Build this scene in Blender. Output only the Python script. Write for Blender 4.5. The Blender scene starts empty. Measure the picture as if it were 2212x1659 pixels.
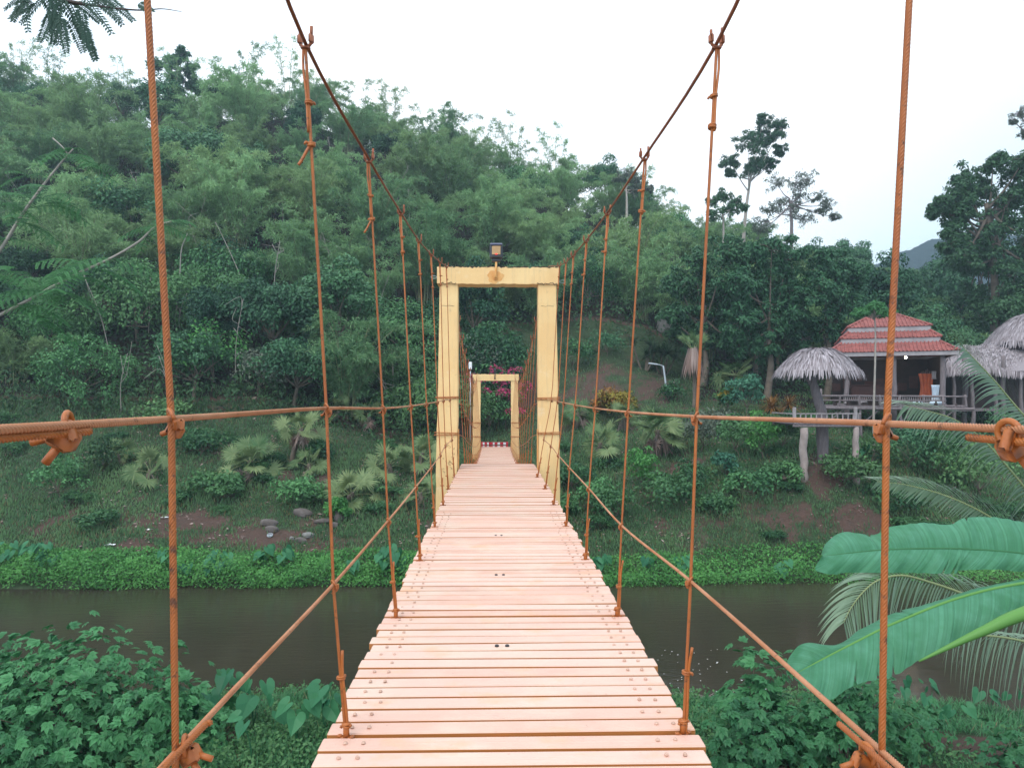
import bpy, math
import numpy as np
from mathutils import Vector, Matrix

SC = bpy.context.scene
COL = SC.collection
R = math.radians
EYE = 1.45                      # eye height above the bridge deck (deck = 0)
WATER = EYE - 7.0

# ---------------------------------------------------------------- camera
cam_d = bpy.data.cameras.new("camera")
cam = bpy.data.objects.new("camera", cam_d)
COL.objects.link(cam)
cam.location = (0, 0, EYE)
cam.rotation_euler = (R(90 + 1.02), 0, R(-1.361))
cam_d.sensor_width = 36
cam_d.lens = 26.04
cam_d.clip_start = 0.05
cam_d.clip_end = 3000
SC.camera = cam

# ---------------------------------------------------------------- world and sun
SUN_EL, SUN_ROT = R(52), R(205)
world = bpy.data.worlds.new("World")
SC.world = world
world.use_nodes = True
wn, wl = world.node_tree.nodes, world.node_tree.links
wn.clear()
w_out = wn.new("ShaderNodeOutputWorld")
w_bg = wn.new("ShaderNodeBackground")
w_bg.inputs["Strength"].default_value = 0.15
w_sky = wn.new("ShaderNodeTexSky")
w_sky.sky_type = 'NISHITA'
w_sky.sun_disc = False
w_sky.sun_elevation = SUN_EL
w_sky.sun_rotation = SUN_ROT
w_sky.dust_density = 3.0
w_co = wn.new("ShaderNodeTexCoord")
w_map = wn.new("ShaderNodeMapping")
w_map.inputs["Scale"].default_value = (1.0, 1.0, 2.2)
w_noise = wn.new("ShaderNodeTexNoise")
w_noise.inputs["Scale"].default_value = 1.6
w_noise.inputs["Detail"].default_value = 4
w_noise.inputs["Roughness"].default_value = 0.45
w_ramp = wn.new("ShaderNodeValToRGB")
w_ramp.color_ramp.elements[0].position = 0.38
w_ramp.color_ramp.elements[0].color = (5.0, 6.5, 7.9, 1)
w_ramp.color_ramp.elements[1].position = 0.62
w_ramp.color_ramp.elements[1].color = (7.9, 8.15, 8.3, 1)
# the cloud deck is brighter overhead and to the left, bluer low on the right
w_sep = wn.new("ShaderNodeSeparateXYZ")
w_mr = wn.new("ShaderNodeMapRange")
w_mr.inputs["From Min"].default_value = -0.02
w_mr.inputs["From Max"].default_value = 0.42
w_low = wn.new("ShaderNodeMix")
w_low.data_type = 'RGBA'
w_low.blend_type = 'MULTIPLY'
w_low.inputs["B"].default_value = (0.50, 0.61, 0.66, 1)
w_mixs = wn.new("ShaderNodeMix")
w_mixs.data_type = 'RGBA'
w_mixs.inputs["Factor"].default_value = 0.88
wl.new(w_co.outputs["Generated"], w_map.inputs["Vector"])
wl.new(w_map.outputs["Vector"], w_noise.inputs["Vector"])
wl.new(w_noise.outputs["Fac"], w_ramp.inputs["Fac"])
wl.new(w_co.outputs["Generated"], w_sep.inputs["Vector"])
w_sub = wn.new("ShaderNodeMath"); w_sub.operation = 'SUBTRACT'
wl.new(w_sep.outputs["X"], w_sub.inputs[0]); wl.new(w_sep.outputs["Z"], w_sub.inputs[1])
wl.new(w_sub.outputs[0], w_mr.inputs["Value"])
wl.new(w_mr.outputs["Result"], w_low.inputs["Factor"])
wl.new(w_ramp.outputs["Color"], w_low.inputs["A"])
wl.new(w_sky.outputs["Color"], w_mixs.inputs["A"])
wl.new(w_low.outputs["Result"], w_mixs.inputs["B"])
wl.new(w_mixs.outputs["Result"], w_bg.inputs["Color"])
wl.new(w_bg.outputs["Background"], w_out.inputs["Surface"])

sun_d = bpy.data.lights.new("sun", 'SUN')
sun = bpy.data.objects.new("sun", sun_d)
COL.objects.link(sun)
sun_d.energy = 1.1
sun_d.angle = R(30)
sun_d.color = (1.0, 0.96, 0.9)
sun.rotation_euler = (R(90) - SUN_EL, 0, math.pi - SUN_ROT)   # shines from behind the camera, slightly left
vs = SC.view_settings
vs.view_transform = 'Standard'
vs.look = 'None'
vs.gamma = 1
vs.use_curve_mapping = False
vs.exposure = 0.62
SC.cycles.use_denoising = True
SC.cycles.max_bounces = 6
SC.cycles.diffuse_bounces = 3
SC.cycles.transmission_bounces = 3
SC.cycles.glossy_bounces = 3
SC.cycles.transparent_max_bounces = 6

# ---------------------------------------------------------------- helpers
CM = cam.rotation_euler.to_matrix()

def at(x, y, d):
    """world point seen at pixel (x, y) of the 2212 x 1659 view, at forward distance d"""
    v = CM @ Vector(((x - 1106) / 1600.0, (829.5 - y) / 1600.0, -1.0))
    v *= d / v.y
    return Vector((v.x, v.y, v.z + EYE))

def tag(o, label=None, cat=None, group=None, kind=None):
    if label: o["label"] = label
    if cat: o["category"] = cat
    if group: o["group"] = group
    if kind: o["kind"] = kind
    return o

def empty(name, loc=(0, 0, 0), rz=0.0, label=None, cat=None, group=None, parent=None):
    o = bpy.data.objects.new(name, None)
    COL.objects.link(o)
    o.empty_display_size = 0.2
    o.location = loc
    o.rotation_euler = (0, 0, rz)
    if parent is not None: o.parent = parent
    return tag(o, label, cat, group)

def copy_tree(o, parent=None):
    c = o.copy()
    COL.objects.link(c)
    if parent is not None: c.parent = parent
    for ch in list(o.children):
        copy_tree(ch, c)
    return c

def norm(a):
    a = np.asarray(a, float)
    n = np.linalg.norm(a, axis=-1, keepdims=True)
    return a / np.maximum(n, 1e-9)

def frames(P):
    """parallel transport frames along a polyline"""
    P = np.asarray(P, float)
    T = np.empty_like(P)
    T[1:-1] = P[2:] - P[:-2]
    T[0] = P[1] - P[0]
    T[-1] = P[-1] - P[-2]
    T = norm(T)
    up = np.array([0, 0, 1.0]) if abs(T[0][2]) < 0.9 else np.array([1.0, 0, 0])
    N = np.empty_like(P); B = np.empty_like(P)
    n = np.cross(up, T[0]); n /= np.linalg.norm(n)
    for i in range(len(P)):
        n = n - T[i] * np.dot(n, T[i])
        n /= max(np.linalg.norm(n), 1e-9)
        N[i] = n
        B[i] = np.cross(T[i], n)
    return T, N, B

def resample(P, step):
    P = np.asarray(P, float)
    s = np.r_[0, np.cumsum(np.linalg.norm(np.diff(P, axis=0), axis=1))]
    n = max(2, int(s[-1] / step) + 1)
    q = np.linspace(0, s[-1], n)
    return np.stack([np.interp(q, s, P[:, k]) for k in range(3)], 1)

def smooth_path(P, n=8):
    """Catmull-Rom through the points"""
    P = [np.array(p, float) for p in P]
    P = [2 * P[0] - P[1]] + P + [2 * P[-1] - P[-2]]
    out = []
    for i in range(1, len(P) - 2):
        for k in range(n):
            t = k / n
            out.append(0.5 * ((2 * P[i]) + (P[i + 1] - P[i - 1]) * t + (2 * P[i - 1] - 5 * P[i] + 4 * P[i + 1] - P[i + 2]) * t * t
                              + (3 * P[i] - P[i - 1] - 3 * P[i + 1] + P[i + 2]) * t ** 3))
    out.append(P[-2])
    return np.array(out)

class MB:
    """collects geometry that becomes ONE mesh object"""
    def __init__(s):
        s.V = []; s.F = []; s.M = []; s.T = []; s.n = 0
    def add(s, V, F, m=0, t=0.5):
        V = np.asarray(V, float).reshape(-1, 3)
        F = np.asarray(F, np.int64)
        s.V.append(V)
        s.T.append(np.broadcast_to(np.asarray(t, float), (len(V),)).copy())
        s.F.append(F + s.n)
        s.M.append(np.full(len(F), m, np.int32))
        s.n += len(V)
    def box(s, c, size, rot=None, m=0, t=0.5, bevel=0.0):
        x, y, z = (np.array(size) / 2.0)
        if bevel <= 0:
            V = np.array([[i, j, k] for i in (-x, x) for j in (-y, y) for k in (-z, z)])
            F = [[0, 1, 3, 2], [4, 6, 7, 5], [0, 4, 5, 1], [2, 3, 7, 6], [0, 2, 6, 4], [1, 5, 7, 3]]
        else:   # bevelled along every edge: 24 verts
            b = min(bevel, x * .9, y * .9, z * .9)
            V = []; idx = {}
            for i in (-1, 1):
                for j in (-1, 1):
                    for k in (-1, 1):
                        for a in range(3):
                            p = [i * (x - b), j * (y - b), k * (z - b)]
                            p[a] = (i, j, k)[a] * (x, y, z)[a]
                            idx[(i, j, k, a)] = len(V); V.append(p)
            F3 = []; F = []
            for a in range(3):
                o1, o2 = [q for q in range(3) if q != a]
                for sg in (-1, 1):
                    cs = []
                    for (p, q) in ((-1, -1), (1, -1), (1, 1), (-1, 1)):
                        k = [0, 0, 0]; k[a] = sg; k[o1] = p; k[o2] = q
                        cs.append(idx[(*k, a)])
                    F.append(cs)
            for a in range(3):
                o1, o2 = [q for q in range(3) if q != a]
                for p in (-1, 1):
                    for q in (-1, 1):
                        k0 = [0, 0, 0]; k0[a] = -1; k0[o1] = p; k0[o2] = q
                        k1 = list(k0); k1[a] = 1
                        F.append([idx[(*k0, o1)], idx[(*k1, o1)], idx[(*k1, o2)], idx[(*k0, o2)]])
            for i in (-1, 1):
                for j in (-1, 1):
                    for k in (-1, 1):
                        F3.append([idx[(i, j, k, 0)], idx[(i, j, k, 1)], idx[(i, j, k, 2)]])
            V = np.array(V)
            if rot is not None: V = V @ np.array(rot).T
            n0 = s.n
            s.add(V + np.array(c), F, m, t)
            s.F.append(np.array(F3, np.int64) + n0); s.M.append(np.full(len(F3), m, np.int32))
            return
        if rot is not None: V = V @ np.array(rot).T
        s.add(V + np.array(c), F, m, t)
    def tube(s, P, r, sides=8, m=0, t=0.5, caps=True):
        P = np.asarray(P, float)
        r = np.broadcast_to(np.asarray(r, float), (len(P),))
        T, N, B = frames(P)
        a = np.linspace(0, 2 * math.pi, sides, endpoint=False)
        ring = np.cos(a)[None, :, None] * N[:, None, :] + np.sin(a)[None, :, None] * B[:, None, :]
        V = P[:, None, :] + ring * r[:, None, None]
        s._rings(V, len(P), sides, m, t, caps)
    def rope(s, P, rad, lay=0.09, strands=6, step=0.008, m=0, depth=0.2, per=4):
        P = resample(P, step)
        T, N, B = frames(P)
        sides = strands * per
        a = np.linspace(0, 2 * math.pi, sides, endpoint=False)
        prof = rad * (1 - depth * (1 - np.abs(np.sin(a * strands / 2.0))) ** 1.5)
        tw = np.arange(len(P)) * step / lay * 2 * math.pi
        A = a[None, :] + tw[:, None]
        V = P[:, None, :] + (np.cos(A)[..., None] * N[:, None, :] + np.sin(A)[..., None] * B[:, None, :]) * prof[None, :, None]
        s._rings(V, len(P), sides, m, 0.5, True)
    def _rings(s, V, n, sides, m, t, caps):
        i = np.arange(n - 1)[:, None]; j = np.arange(sides)[None, :]; j2 = (j + 1) % sides
        F = np.stack([i * sides + j, i * sides + j2, (i + 1) * sides + j2, (i + 1) * sides + j], -1).reshape(-1, 4)
        V = V.reshape(-1, 3)
        if caps:
            n0 = s.n
            V = np.vstack([V, V[:sides].mean(0), V[-sides:].mean(0)])
            c0, c1 = n * sides, n * sides + 1
            F3 = [[c0, (k + 1) % sides, k] for k in range(sides)] + [[c1, (n - 1) * sides + k, (n - 1) * sides + (k + 1) % sides] for k in range(sides)]
            s.add(V, F, m, t)
            s.F.append(np.array(F3, np.int64) + n0); s.M.append(np.full(len(F3), m, np.int32))
        else:
            s.add(V, F, m, t)
    def torus(s, c, axis, R1, r1, n=20, k=8, a0=0.0, a1=2 * math.pi, m=0, t=0.5):
        ax = norm(axis)
        u = np.cross(ax, [0.31, 0.2, 0.93]); u = norm(u); v = np.cross(ax, u)
        a = np.linspace(a0, a1, n)
        P = np.array(c) + R1 * (np.cos(a)[:, None] * u + np.sin(a)[:, None] * v)
        s.tube(P, r1, k, m, t)
    def leaves(s, P, D, Nn, L, W, m=0, t=0.5, droop=0.15, fold=0.0, hi=False):
        """diamond leaves: base P, direction D, normal Nn"""
        n = len(P)
        D = norm(D); S = norm(np.cross(D, Nn)); Nn = np.cross(S, D)
        L = np.broadcast_to(L, (n,))[:, None]; W = np.broadcast_to(W, (n,))[:, None]
        t = np.broadcast_to(t, (n,))
        if not hi:
            V = np.stack([P, P + D * L * .45 + S * W * .5, P + D * L - Nn * L * droop, P + D * L * .45 - S * W * .5], 1)
            F = np.arange(n)[:, None] * 4 + np.array([0, 1, 2, 3])
            s.add(V.reshape(-1, 3), F, m, np.repeat(t, 4))
        else:   # folded along the midrib, six outline points
            mid = P + D * L * .55 - Nn * L * droop * .35
            tip = P + D * L - Nn * L * droop
            up = Nn * W * (.12 + fold)
            V = np.stack([P, P + D * L * .22 + S * W * .42 + up, P + D * L * .6 + S * W * .42 + up - Nn * L * droop * .4, tip,
                          P + D * L * .6 - S * W * .42 + up - Nn * L * droop * .4, P + D * L * .22 - S * W * .42 + up, mid], 1)
            b = np.arange(n)[:, None] * 7
            F = np.concatenate([b + np.array([0, 1, 2, 6]), b + np.array([6, 2, 3, 4])[[0, 1, 2, 3]], b + np.array([0, 6, 4, 5])])
            s.add(V.reshape(-1, 3), F, m, np.repeat(t, 7))
    def build(s, name, mats, parent=None, smooth=False, loc=None):
        V = np.vstack(s.V).astype(np.float32)
        T = np.concatenate(s.T).astype(np.float32)
        sizes = np.concatenate([np.full(len(f), f.shape[1]) for f in s.F])
        loops = np.concatenate([f.reshape(-1) for f in s.F]).astype(np.int32)
        mi = np.concatenate(s.M)
        me = bpy.data.meshes.new(name)
        me.vertices.add(len(V)); me.vertices.foreach_set("co", V.ravel())
        me.loops.add(len(loops)); me.loops.foreach_set("vertex_index", loops)
        me.polygons.add(len(sizes))
        st = np.r_[0, np.cumsum(sizes)[:-1]].astype(np.int32)
        me.polygons.foreach_set("loop_start", st)
        me.polygons.foreach_set("material_index", mi)
        me.polygons.foreach_set("use_smooth", np.full(len(sizes), bool(smooth)))
        me.update(calc_edges=True)
        me.attributes.new("tint", 'FLOAT', 'POINT').data.foreach_set("value", T)
        for k in (mats if isinstance(mats, (list, tuple)) else [mats]):
            me.materials.append(k)
        o = bpy.data.objects.new(name, me)
        COL.objects.link(o)
        if parent is not None: o.parent = parent
        if loc is not None: o.location = loc
        return o

# ---------------------------------------------------------------- materials
def new_mat(name):
    m = bpy.data.materials.new(name)
    m.use_nodes = True
    n, l = m.node_tree.nodes, m.node_tree.links
    return m, n, l, n["Principled BSDF"]

def mixc(n, l, fac, a, b, mode='MIX'):
    x = n.new("ShaderNodeMix"); x.data_type = 'RGBA'; x.blend_type = mode
    for key, v in (("Factor", fac), ("A", a), ("B", b)):
        if isinstance(v, (int, float)): x.inputs[key].default_value = v
        elif isinstance(v, tuple): x.inputs[key].default_value = (*v, 1) if len(v) == 3 else v
        else: l.new(v, x.inputs[key])
    return x.outputs["Result"]

def noise(n, l, scale, detail=4, rough=0.55, vec=None, coord="Object", lo=0.35, hi=0.65, stretch=None):
    tc = n.new("ShaderNodeTexCoord")
    v = tc.outputs[coord]
    if stretch:
        mp = n.new("ShaderNodeMapping"); mp.inputs["Scale"].default_value = stretch
        l.new(v, mp.inputs["Vector"]); v = mp.outputs["Vector"]
    t = n.new("ShaderNodeTexNoise")
    t.inputs["Scale"].default_value = scale; t.inputs["Detail"].default_value = detail; t.inputs["Roughness"].default_value = rough
    l.new(v, t.inputs["Vector"])
    r = n.new("ShaderNodeMapRange")
    r.inputs["From Min"].default_value = lo; r.inputs["From Max"].default_value = hi
    l.new(t.outputs["Fac"], r.inputs["Value"])
    return r.outputs["Result"]

def bump(n, l, b, h, strength=0.3, dist=0.01):
    x = n.new("ShaderNodeBump"); x.inputs["Strength"].default_value = strength; x.inputs["Distance"].default_value = dist
    l.new(h, x.inputs["Height"]); l.new(x.outputs["Normal"], b.inputs["Normal"])

def painted(name, a, b_, dirt, rough=0.5, s1=3.0, s2=40.0, dirt_amt=0.5, bmp=0.2, stretch=None, lo=.58, hi=.75):
    m, n, l, b = new_mat(name)
    c = mixc(n, l, noise(n, l, s1, stretch=stretch), a, b_)
    f = noise(n, l, s2, 5, .7, lo=lo, hi=hi)
    mm = n.new("ShaderNodeMath"); mm.operation = 'MULTIPLY'; mm.inputs[1].default_value = dirt_amt
    l.new(f, mm.inputs[0])
    c = mixc(n, l, mm.outputs[0], c, dirt)
    l.new(c, b.inputs["Base Color"])
    b.inputs["Roughness"].default_value = rough
    if bmp: bump(n, l, b, noise(n, l, s2 * 1.5, 5, .6), bmp, 0.004)
    return m

def leaf_mat(name, dark, light, rough=0.55, trans=0.25, third=None, obj_amt=0.35, wet=0.2, olive=None):
    m, n, l, b = new_mat(name)
    at_ = n.new("ShaderNodeAttribute"); at_.attribute_name = "tint"
    oi = n.new("ShaderNodeObjectInfo")
    a1 = n.new("ShaderNodeMath"); a1.operation = 'SUBTRACT'; l.new(oi.outputs["Random"], a1.inputs[0]); a1.inputs[1].default_value = .5
    a2 = n.new("ShaderNodeMath"); a2.operation = 'MULTIPLY_ADD'; l.new(a1.outputs[0], a2.inputs[0]); a2.inputs[1].default_value = obj_amt
    l.new(at_.outputs["Fac"], a2.inputs[2]); a2.use_clamp = True
    c = mixc(n, l, a2.outputs[0], dark, light)
    if olive:
        ol = n.new("ShaderNodeMath"); ol.operation = 'MULTIPLY'; ol.inputs[1].default_value = 7.13; l.new(oi.outputs["Random"], ol.inputs[0])
        of = n.new("ShaderNodeMath"); of.operation = 'FRACT'; l.new(ol.outputs[0], of.inputs[0])
        orr = n.new("ShaderNodeMapRange"); orr.inputs["From Min"].default_value = .35; orr.inputs["From Max"].default_value = 1.0; orr.inputs["To Max"].default_value = .55
        l.new(of.outputs[0], orr.inputs["Value"])
        c = mixc(n, l, orr.outputs[0], c, mixc(n, l, a2.outputs[0], tuple(v * .75 for v in olive), olive))
    if third:
        g = n.new("ShaderNodeMapRange"); g.inputs["From Min"].default_value = .9; g.inputs["From Max"].default_value = 1.0
        l.new(at_.outputs["Fac"], g.inputs["Value"])
        c = mixc(n, l, g.outputs[0], c, third)
    l.new(c, b.inputs["Base Color"])
    b.inputs["Roughness"].default_value = rough
    b.inputs["Specular IOR Level"].default_value = wet
    tr = n.new("ShaderNodeBsdfTranslucent")
    l.new(c, tr.inputs["Color"])
    mx = n.new("ShaderNodeMixShader"); mx.inputs[0].default_value = trans
    l.new(b.outputs[0], mx.inputs[1]); l.new(tr.outputs[0], mx.inputs[2])
    l.new(mx.outputs[0], n["Material Output"].inputs["Surface"])
    return m

M = {}
M["rope"] = painted("orange_rope", (0.42, 0.125, 0.022), (0.33, 0.09, 0.018), (0.07, 0.028, 0.014), 0.45, 5, 34, 0.85, 0.2, lo=.57, hi=.68)
M["rail"] = painted("sky_paled_rope_rail", (0.52, 0.235, 0.12), (0.40, 0.145, 0.055), (0.10, 0.04, 0.02), 0.45, 4, 30, 0.75, 0.15, lo=.58, hi=.70)  # rails paler than the hanger ropes: sky reflection put into the colour
M["cable"] = painted("rust_cable", (0.30, 0.085, 0.025), (0.22, 0.062, 0.024), (0.05, 0.02, 0.012), 0.5, 5, 28, 0.75, 0.15, lo=.6, hi=.72)
M["yellow"] = painted("yellow_plaster", (0.80, 0.55, 0.26), (0.76, 0.48, 0.21), (0.36, 0.25, 0.14), 0.75, 1.6, 7, 0.55, 0.35, lo=.6, hi=.8)
_m = M["yellow"]; _n, _l = _m.node_tree.nodes, _m.node_tree.links; _b = _n["Principled BSDF"]
_src = _b.inputs["Base Color"].links[0].from_socket
_mm = _n.new("ShaderNodeMath"); _mm.operation = 'MULTIPLY'; _mm.inputs[1].default_value = .5
_l.new(noise(_n, _l, 6, 5, .7, lo=.52, hi=.8, stretch=(3.0, 3.0, .22)), _mm.inputs[0])
_c = mixc(_n, _l, _mm.outputs[0], _src, (0.46, 0.32, 0.20))          # rain streaks running down the plaster
_mm2 = _n.new("ShaderNodeMath"); _mm2.operation = 'MULTIPLY'; _mm2.inputs[1].default_value = .6
_l.new(noise(_n, _l, 2.0, 6, .75, lo=.60, hi=.72), _mm2.inputs[0])
_l.new(mixc(_n, _l, _mm2.outputs[0], _c, (0.82, 0.64, 0.42)), _b.inputs["Base Color"])
M["yellow_dark"] = painted("yellow_underpaint", (0.60, 0.26, 0.05), (0.66, 0.32, 0.07), (0.2, 0.1, 0.04), 0.6, 3, 20, 0.5)
M["rust_stain"] = painted("rust_stain", (0.62, 0.27, 0.07), (0.72, 0.40, 0.14), (0.3, 0.1, 0.03), 0.7, 9, 30, 0.5)
M["crack"] = painted("crack", (0.05, 0.03, 0.02), (0.09, 0.05, 0.03), (0.02, 0.01, 0.01), 0.9)
M["bolt"] = painted("painted_bolt", (0.58, 0.37, 0.28), (0.48, 0.30, 0.22), (0.08, 0.06, 0.05), 0.35, 30, 60)
M["galv"] = painted("galvanised_wire", (0.35, 0.38, 0.42), (0.25, 0.28, 0.3), (0.1, 0.1, 0.1), 0.4)
M["black"] = painted("black_plastic", (0.02, 0.02, 0.024), (0.03, 0.03, 0.034), (0.06, 0.06, 0.07), 0.35, 4, 30)
M["cap"] = painted("grey_cap", (0.10, 0.11, 0.17), (0.13, 0.13, 0.2), (0.06, 0.06, 0.07), 0.35, 4, 30)
M["red"] = painted("red_paint", (0.60, 0.01, 0.03), (0.5, 0.01, 0.03), (0.2, 0.02, 0.02), 0.5)
M["white"] = painted("white_paint", (0.80, 0.80, 0.80), (0.72, 0.73, 0.75), (0.4, 0.38, 0.34), 0.5)
M["timber"] = painted("weathered_timber", (0.20, 0.165, 0.17), (0.13, 0.105, 0.11), (0.06, 0.045, 0.04), 0.85, 4, 22, 0.8, 0.4, stretch=(4, 4, .6))
M["bark"] = painted("bark", (0.17, 0.135, 0.10), (0.10, 0.08, 0.065), (0.04, 0.035, 0.03), 0.9, 3, 18, 0.8, 0.4)
M["pale_bark"] = painted("pale_bark", (0.38, 0.33, 0.29), (0.28, 0.25, 0.22), (0.12, 0.1, 0.08), 0.85, 3, 18, 0.8, 0.3)
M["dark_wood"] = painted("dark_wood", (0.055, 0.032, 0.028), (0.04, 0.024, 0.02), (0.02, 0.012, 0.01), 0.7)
M["red_wood"] = painted("red_wood", (0.10, 0.035, 0.025), (0.07, 0.025, 0.02), (0.03, 0.015, 0.01), 0.6)
M["culm"] = painted("bamboo_culm", (0.13, 0.17, 0.07), (0.19, 0.20, 0.11), (0.05, 0.06, 0.03), 0.5)
M["thatch"] = leaf_mat("thatch", (0.17, 0.14, 0.145), (0.50, 0.45, 0.48), 0.85, 0.0, obj_amt=0.05, wet=.1)

def glow(name, col, s):
    m, n, l, b = new_mat(name)
    b.inputs["Base Color"].default_value = (*col, 1)
    b.inputs["Emission Color"].default_value = (*col, 1)
    b.inputs["Emission Strength"].default_value = s
    return m
M["bulb"] = glow("lit_bulb", (1.0, 0.82, 0.55), 80)
M["led"] = glow("red_led", (1.0, 0.02, 0.02), 1.6)

# deck paint: per-plank tint plus worn streaks
m, n, l, b = new_mat("deck_paint")
ta = n.new("ShaderNodeAttribute"); ta.attribute_name = "tint"
c = mixc(n, l, ta.outputs["Fac"], (0.66, 0.385, 0.29), (0.755, 0.50, 0.41))
c = mixc(n, l, noise(n, l, 2.2, 5, .6, lo=.45, hi=.75), c, (0.70, 0.53, 0.42))
c = mixc(n, l, noise(n, l, 3.1, 4, .6, lo=.55, hi=.8, stretch=(1, 1.4, 1)), c, (0.74, 0.40, 0.23))
geo = n.new("ShaderNodeNewGeometry"); sx = n.new("ShaderNodeSeparateXYZ"); l.new(geo.outputs["Normal"], sx.inputs[0])
sd = n.new("ShaderNodeMapRange"); sd.inputs["From Min"].default_value = .75; sd.inputs["From Max"].default_value = .35
l.new(sx.outputs["Z"], sd.inputs["Value"])
c = mixc(n, l, sd.outputs[0], c, (0.44, 0.165, 0.045))          # plank sides orange, with the shade of the gaps put into the colour
mm = n.new("ShaderNodeMath"); mm.operation = 'MULTIPLY'; mm.inputs[1].default_value = .75
l.new(noise(n, l, 26, 6, .8, lo=.62, hi=.73), mm.inputs[0])
c = mixc(n, l, mm.outputs[0], c, (0.24, 0.14, 0.10))
c = mixc(n, l, noise(n, l, 1.1, 5, .7, lo=.56, hi=1.1, stretch=(.7, 2.5, 1)), c, (0.40, 0.24, 0.19))
l.new(c, b.inputs["Base Color"]); b.inputs["Roughness"].default_value = 0.5
bump(n, l, b, noise(n, l, 18, 5, .6, stretch=(.15, 4, 4)), .25, .004)
M["deck"] = m
# ================================================================ TERRAIN
_Y = np.array([-14, 8, 13, 16.2, 17.8, 22, 26.5, 27.9, 29.5, 33, 37, 41, 45, 50, 60, 75, 90, 110, 160, 420.])
_U = np.array([-.667, -.29, 0, .2, .43, .715])
_R = np.array([
 [-5.2, -6.0, -6.2, -6.6, -7.6, -8.2, -7.8, -6.95, -6.3, -5.1, -3.3, -1.3, 1.5, 5, 12, 23, 34, 36, 34, 30],
 [-5.2, -6.0, -6.2, -6.6, -7.5, -8.2, -7.8, -6.95, -6.3, -5.1, -3.4, -1.2, 1.4, 4.6, 11.5, 22, 33, 35, 33, 28],
 [-5.2, -6.0, -6.2, -6.6, -7.4, -8.2, -7.9, -7.0, -6.4, -5.4, -4.3, -3.0, -2.4, -.9, 6, 16.5, 26.5, 28, 26, 22],
 [-5.2, -6.0, -6.2, -6.6, -7.4, -8.2, -7.9, -7.05, -6.5, -5.0, -3.5, -2.2, -1.3, 0.6, 5, 10.5, 19, 21, 19, 16],
 [-5.2, -6.0, -6.2, -6.6, -7.4, -8.2, -8.0, -7.3, -6.2, -3.45, -2.35, -1.8, -1.3, -.6, 1.5, 6.5, 12.5, 14, 13, 12],
 [-5.2, -6.0, -6.3, -6.9, -7.6, -8.2, -8.0, -7.3, -6.6, -4.9, -3.8, -2.8, -2.2, -1.5, 0, 4, 8, 10, 10, 10]])

def _vn(x, y, s, seed):
    """value noise on arrays"""
    x = np.asarray(x, float) / s; y = np.asarray(y, float) / s
    xi = np.floor(x).astype(np.int64); yi = np.floor(y).astype(np.int64)
    fx = x - xi; fy = y - yi
    fx = fx * fx * (3 - 2 * fx); fy = fy * fy * (3 - 2 * fy)
    def h(a, b):
        v = np.sin(a * 127.1 + b * 311.7 + seed * 74.7) * 43758.5453
        return v - np.floor(v)
    return (h(xi, yi) * (1 - fx) + h(xi + 1, yi) * fx) * (1 - fy) + (h(xi, yi + 1) * (1 - fx) + h(xi + 1, yi + 1) * fx) * fy - .5

def ground(x, y):
    x = np.asarray(x, float); y = np.asarray(y, float)
    x, y = np.broadcast_arrays(x, y)
    u = np.clip(x / np.maximum(y, 14.0), _U[0], _U[-1])
    rows = np.stack([np.interp(y, _Y, _R[k]) for k in range(len(_U))], 0)
    k = np.clip(np.searchsorted(_U, u) - 1, 0, len(_U) - 2)
    f = (u - _U[k]) / (_U[k + 1] - _U[k])
    a = np.take_along_axis(rows, k[None], 0)[0]; b = np.take_along_axis(rows, k[None] + 1, 0)[0]
    z = a * (1 - f) + b * f
    amp = np.interp(y, [0, 17, 29, 40, 60, 120], [.25, .2, .3, .8, 2.0, 3.0])
    z = z + amp * (_vn(x, y, 7, 1) + .5 * _vn(x, y, 3, 2)) + .12 * _vn(x, y, .9, 3)
    z = z + 0.35 * _vn(x, y * 0, 5, 4) * np.exp(-((y - 17) / 3) ** 2) + 0.3 * _vn(x, y * 0, 4, 5) * np.exp(-((y - 28.3) / 1.5) ** 2)
    return z + EYE

def gz(x, y): return float(ground(np.array([x]), np.array([y]))[0])

def hit(x, y, lo=9.0, hi=130.0):
    """where the sight line of a pixel meets the terrain"""
    d = np.arange(lo, hi, .05)
    p = at(x, y, 1.0)
    px, pz = p.x * d, EYE + (p.z - EYE) * d
    g = np.maximum(ground(px, d), WATER)
    k = np.argmax(pz <= g)
    if not (pz <= g).any(): k = len(d) - 1
    return Vector((px[k], d[k], g[k]))

# bare red-brown soil patches (pixel of the photo, half-width m, half-depth m, strength)
SOIL = []
for (px, py, a, b_, s_) in ((430, 1130, 3.4, 1.0, 1), (540, 1165, 3.5, .8, .9), (130, 1130, 2.6, 1.0, .7), (1780, 1015, 1.0, 1.6, 1.3), (1775, 1050, .7, 1.2, 1.2),
                            (1745, 1100, .8, 1.2, .8), (1850, 1120, 2.2, 1.2, .8), (1700, 1140, 2.0, 1.0, .6), (1290, 850, 4.5, 3.5, .8), (1380, 835, 3.5, 3.0, .7),
                            (300, 1185, 5, .6, .6), (1120, 850, 4, 3, .5), (700, 1190, 3.5, .5, .6), (1560, 1130, 2.5, .9, .4), (1400, 1150, 2.5, .7, .4),
                            (2090, 1610, 1.1, .7, 1.3), (2190, 1640, .8, .6, 1.0), (2120, 1500, 2.2, .7, .9), (1560, 1460, 1.6, .35, .9), (620, 1500, 1.2, .3, .9),
                            (800, 930, 2.0, 1.2, .6), (330, 1010, 2.0, .8, .5), (680, 1045, 2.2, .7, .5), (1460, 1010, 2.2, .8, .6), (1010, 1120, 1.6, .8, .4)):
    h_ = hit(px, py)
    SOIL.append((h_.x, h_.y, a, b_, s_))

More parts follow.
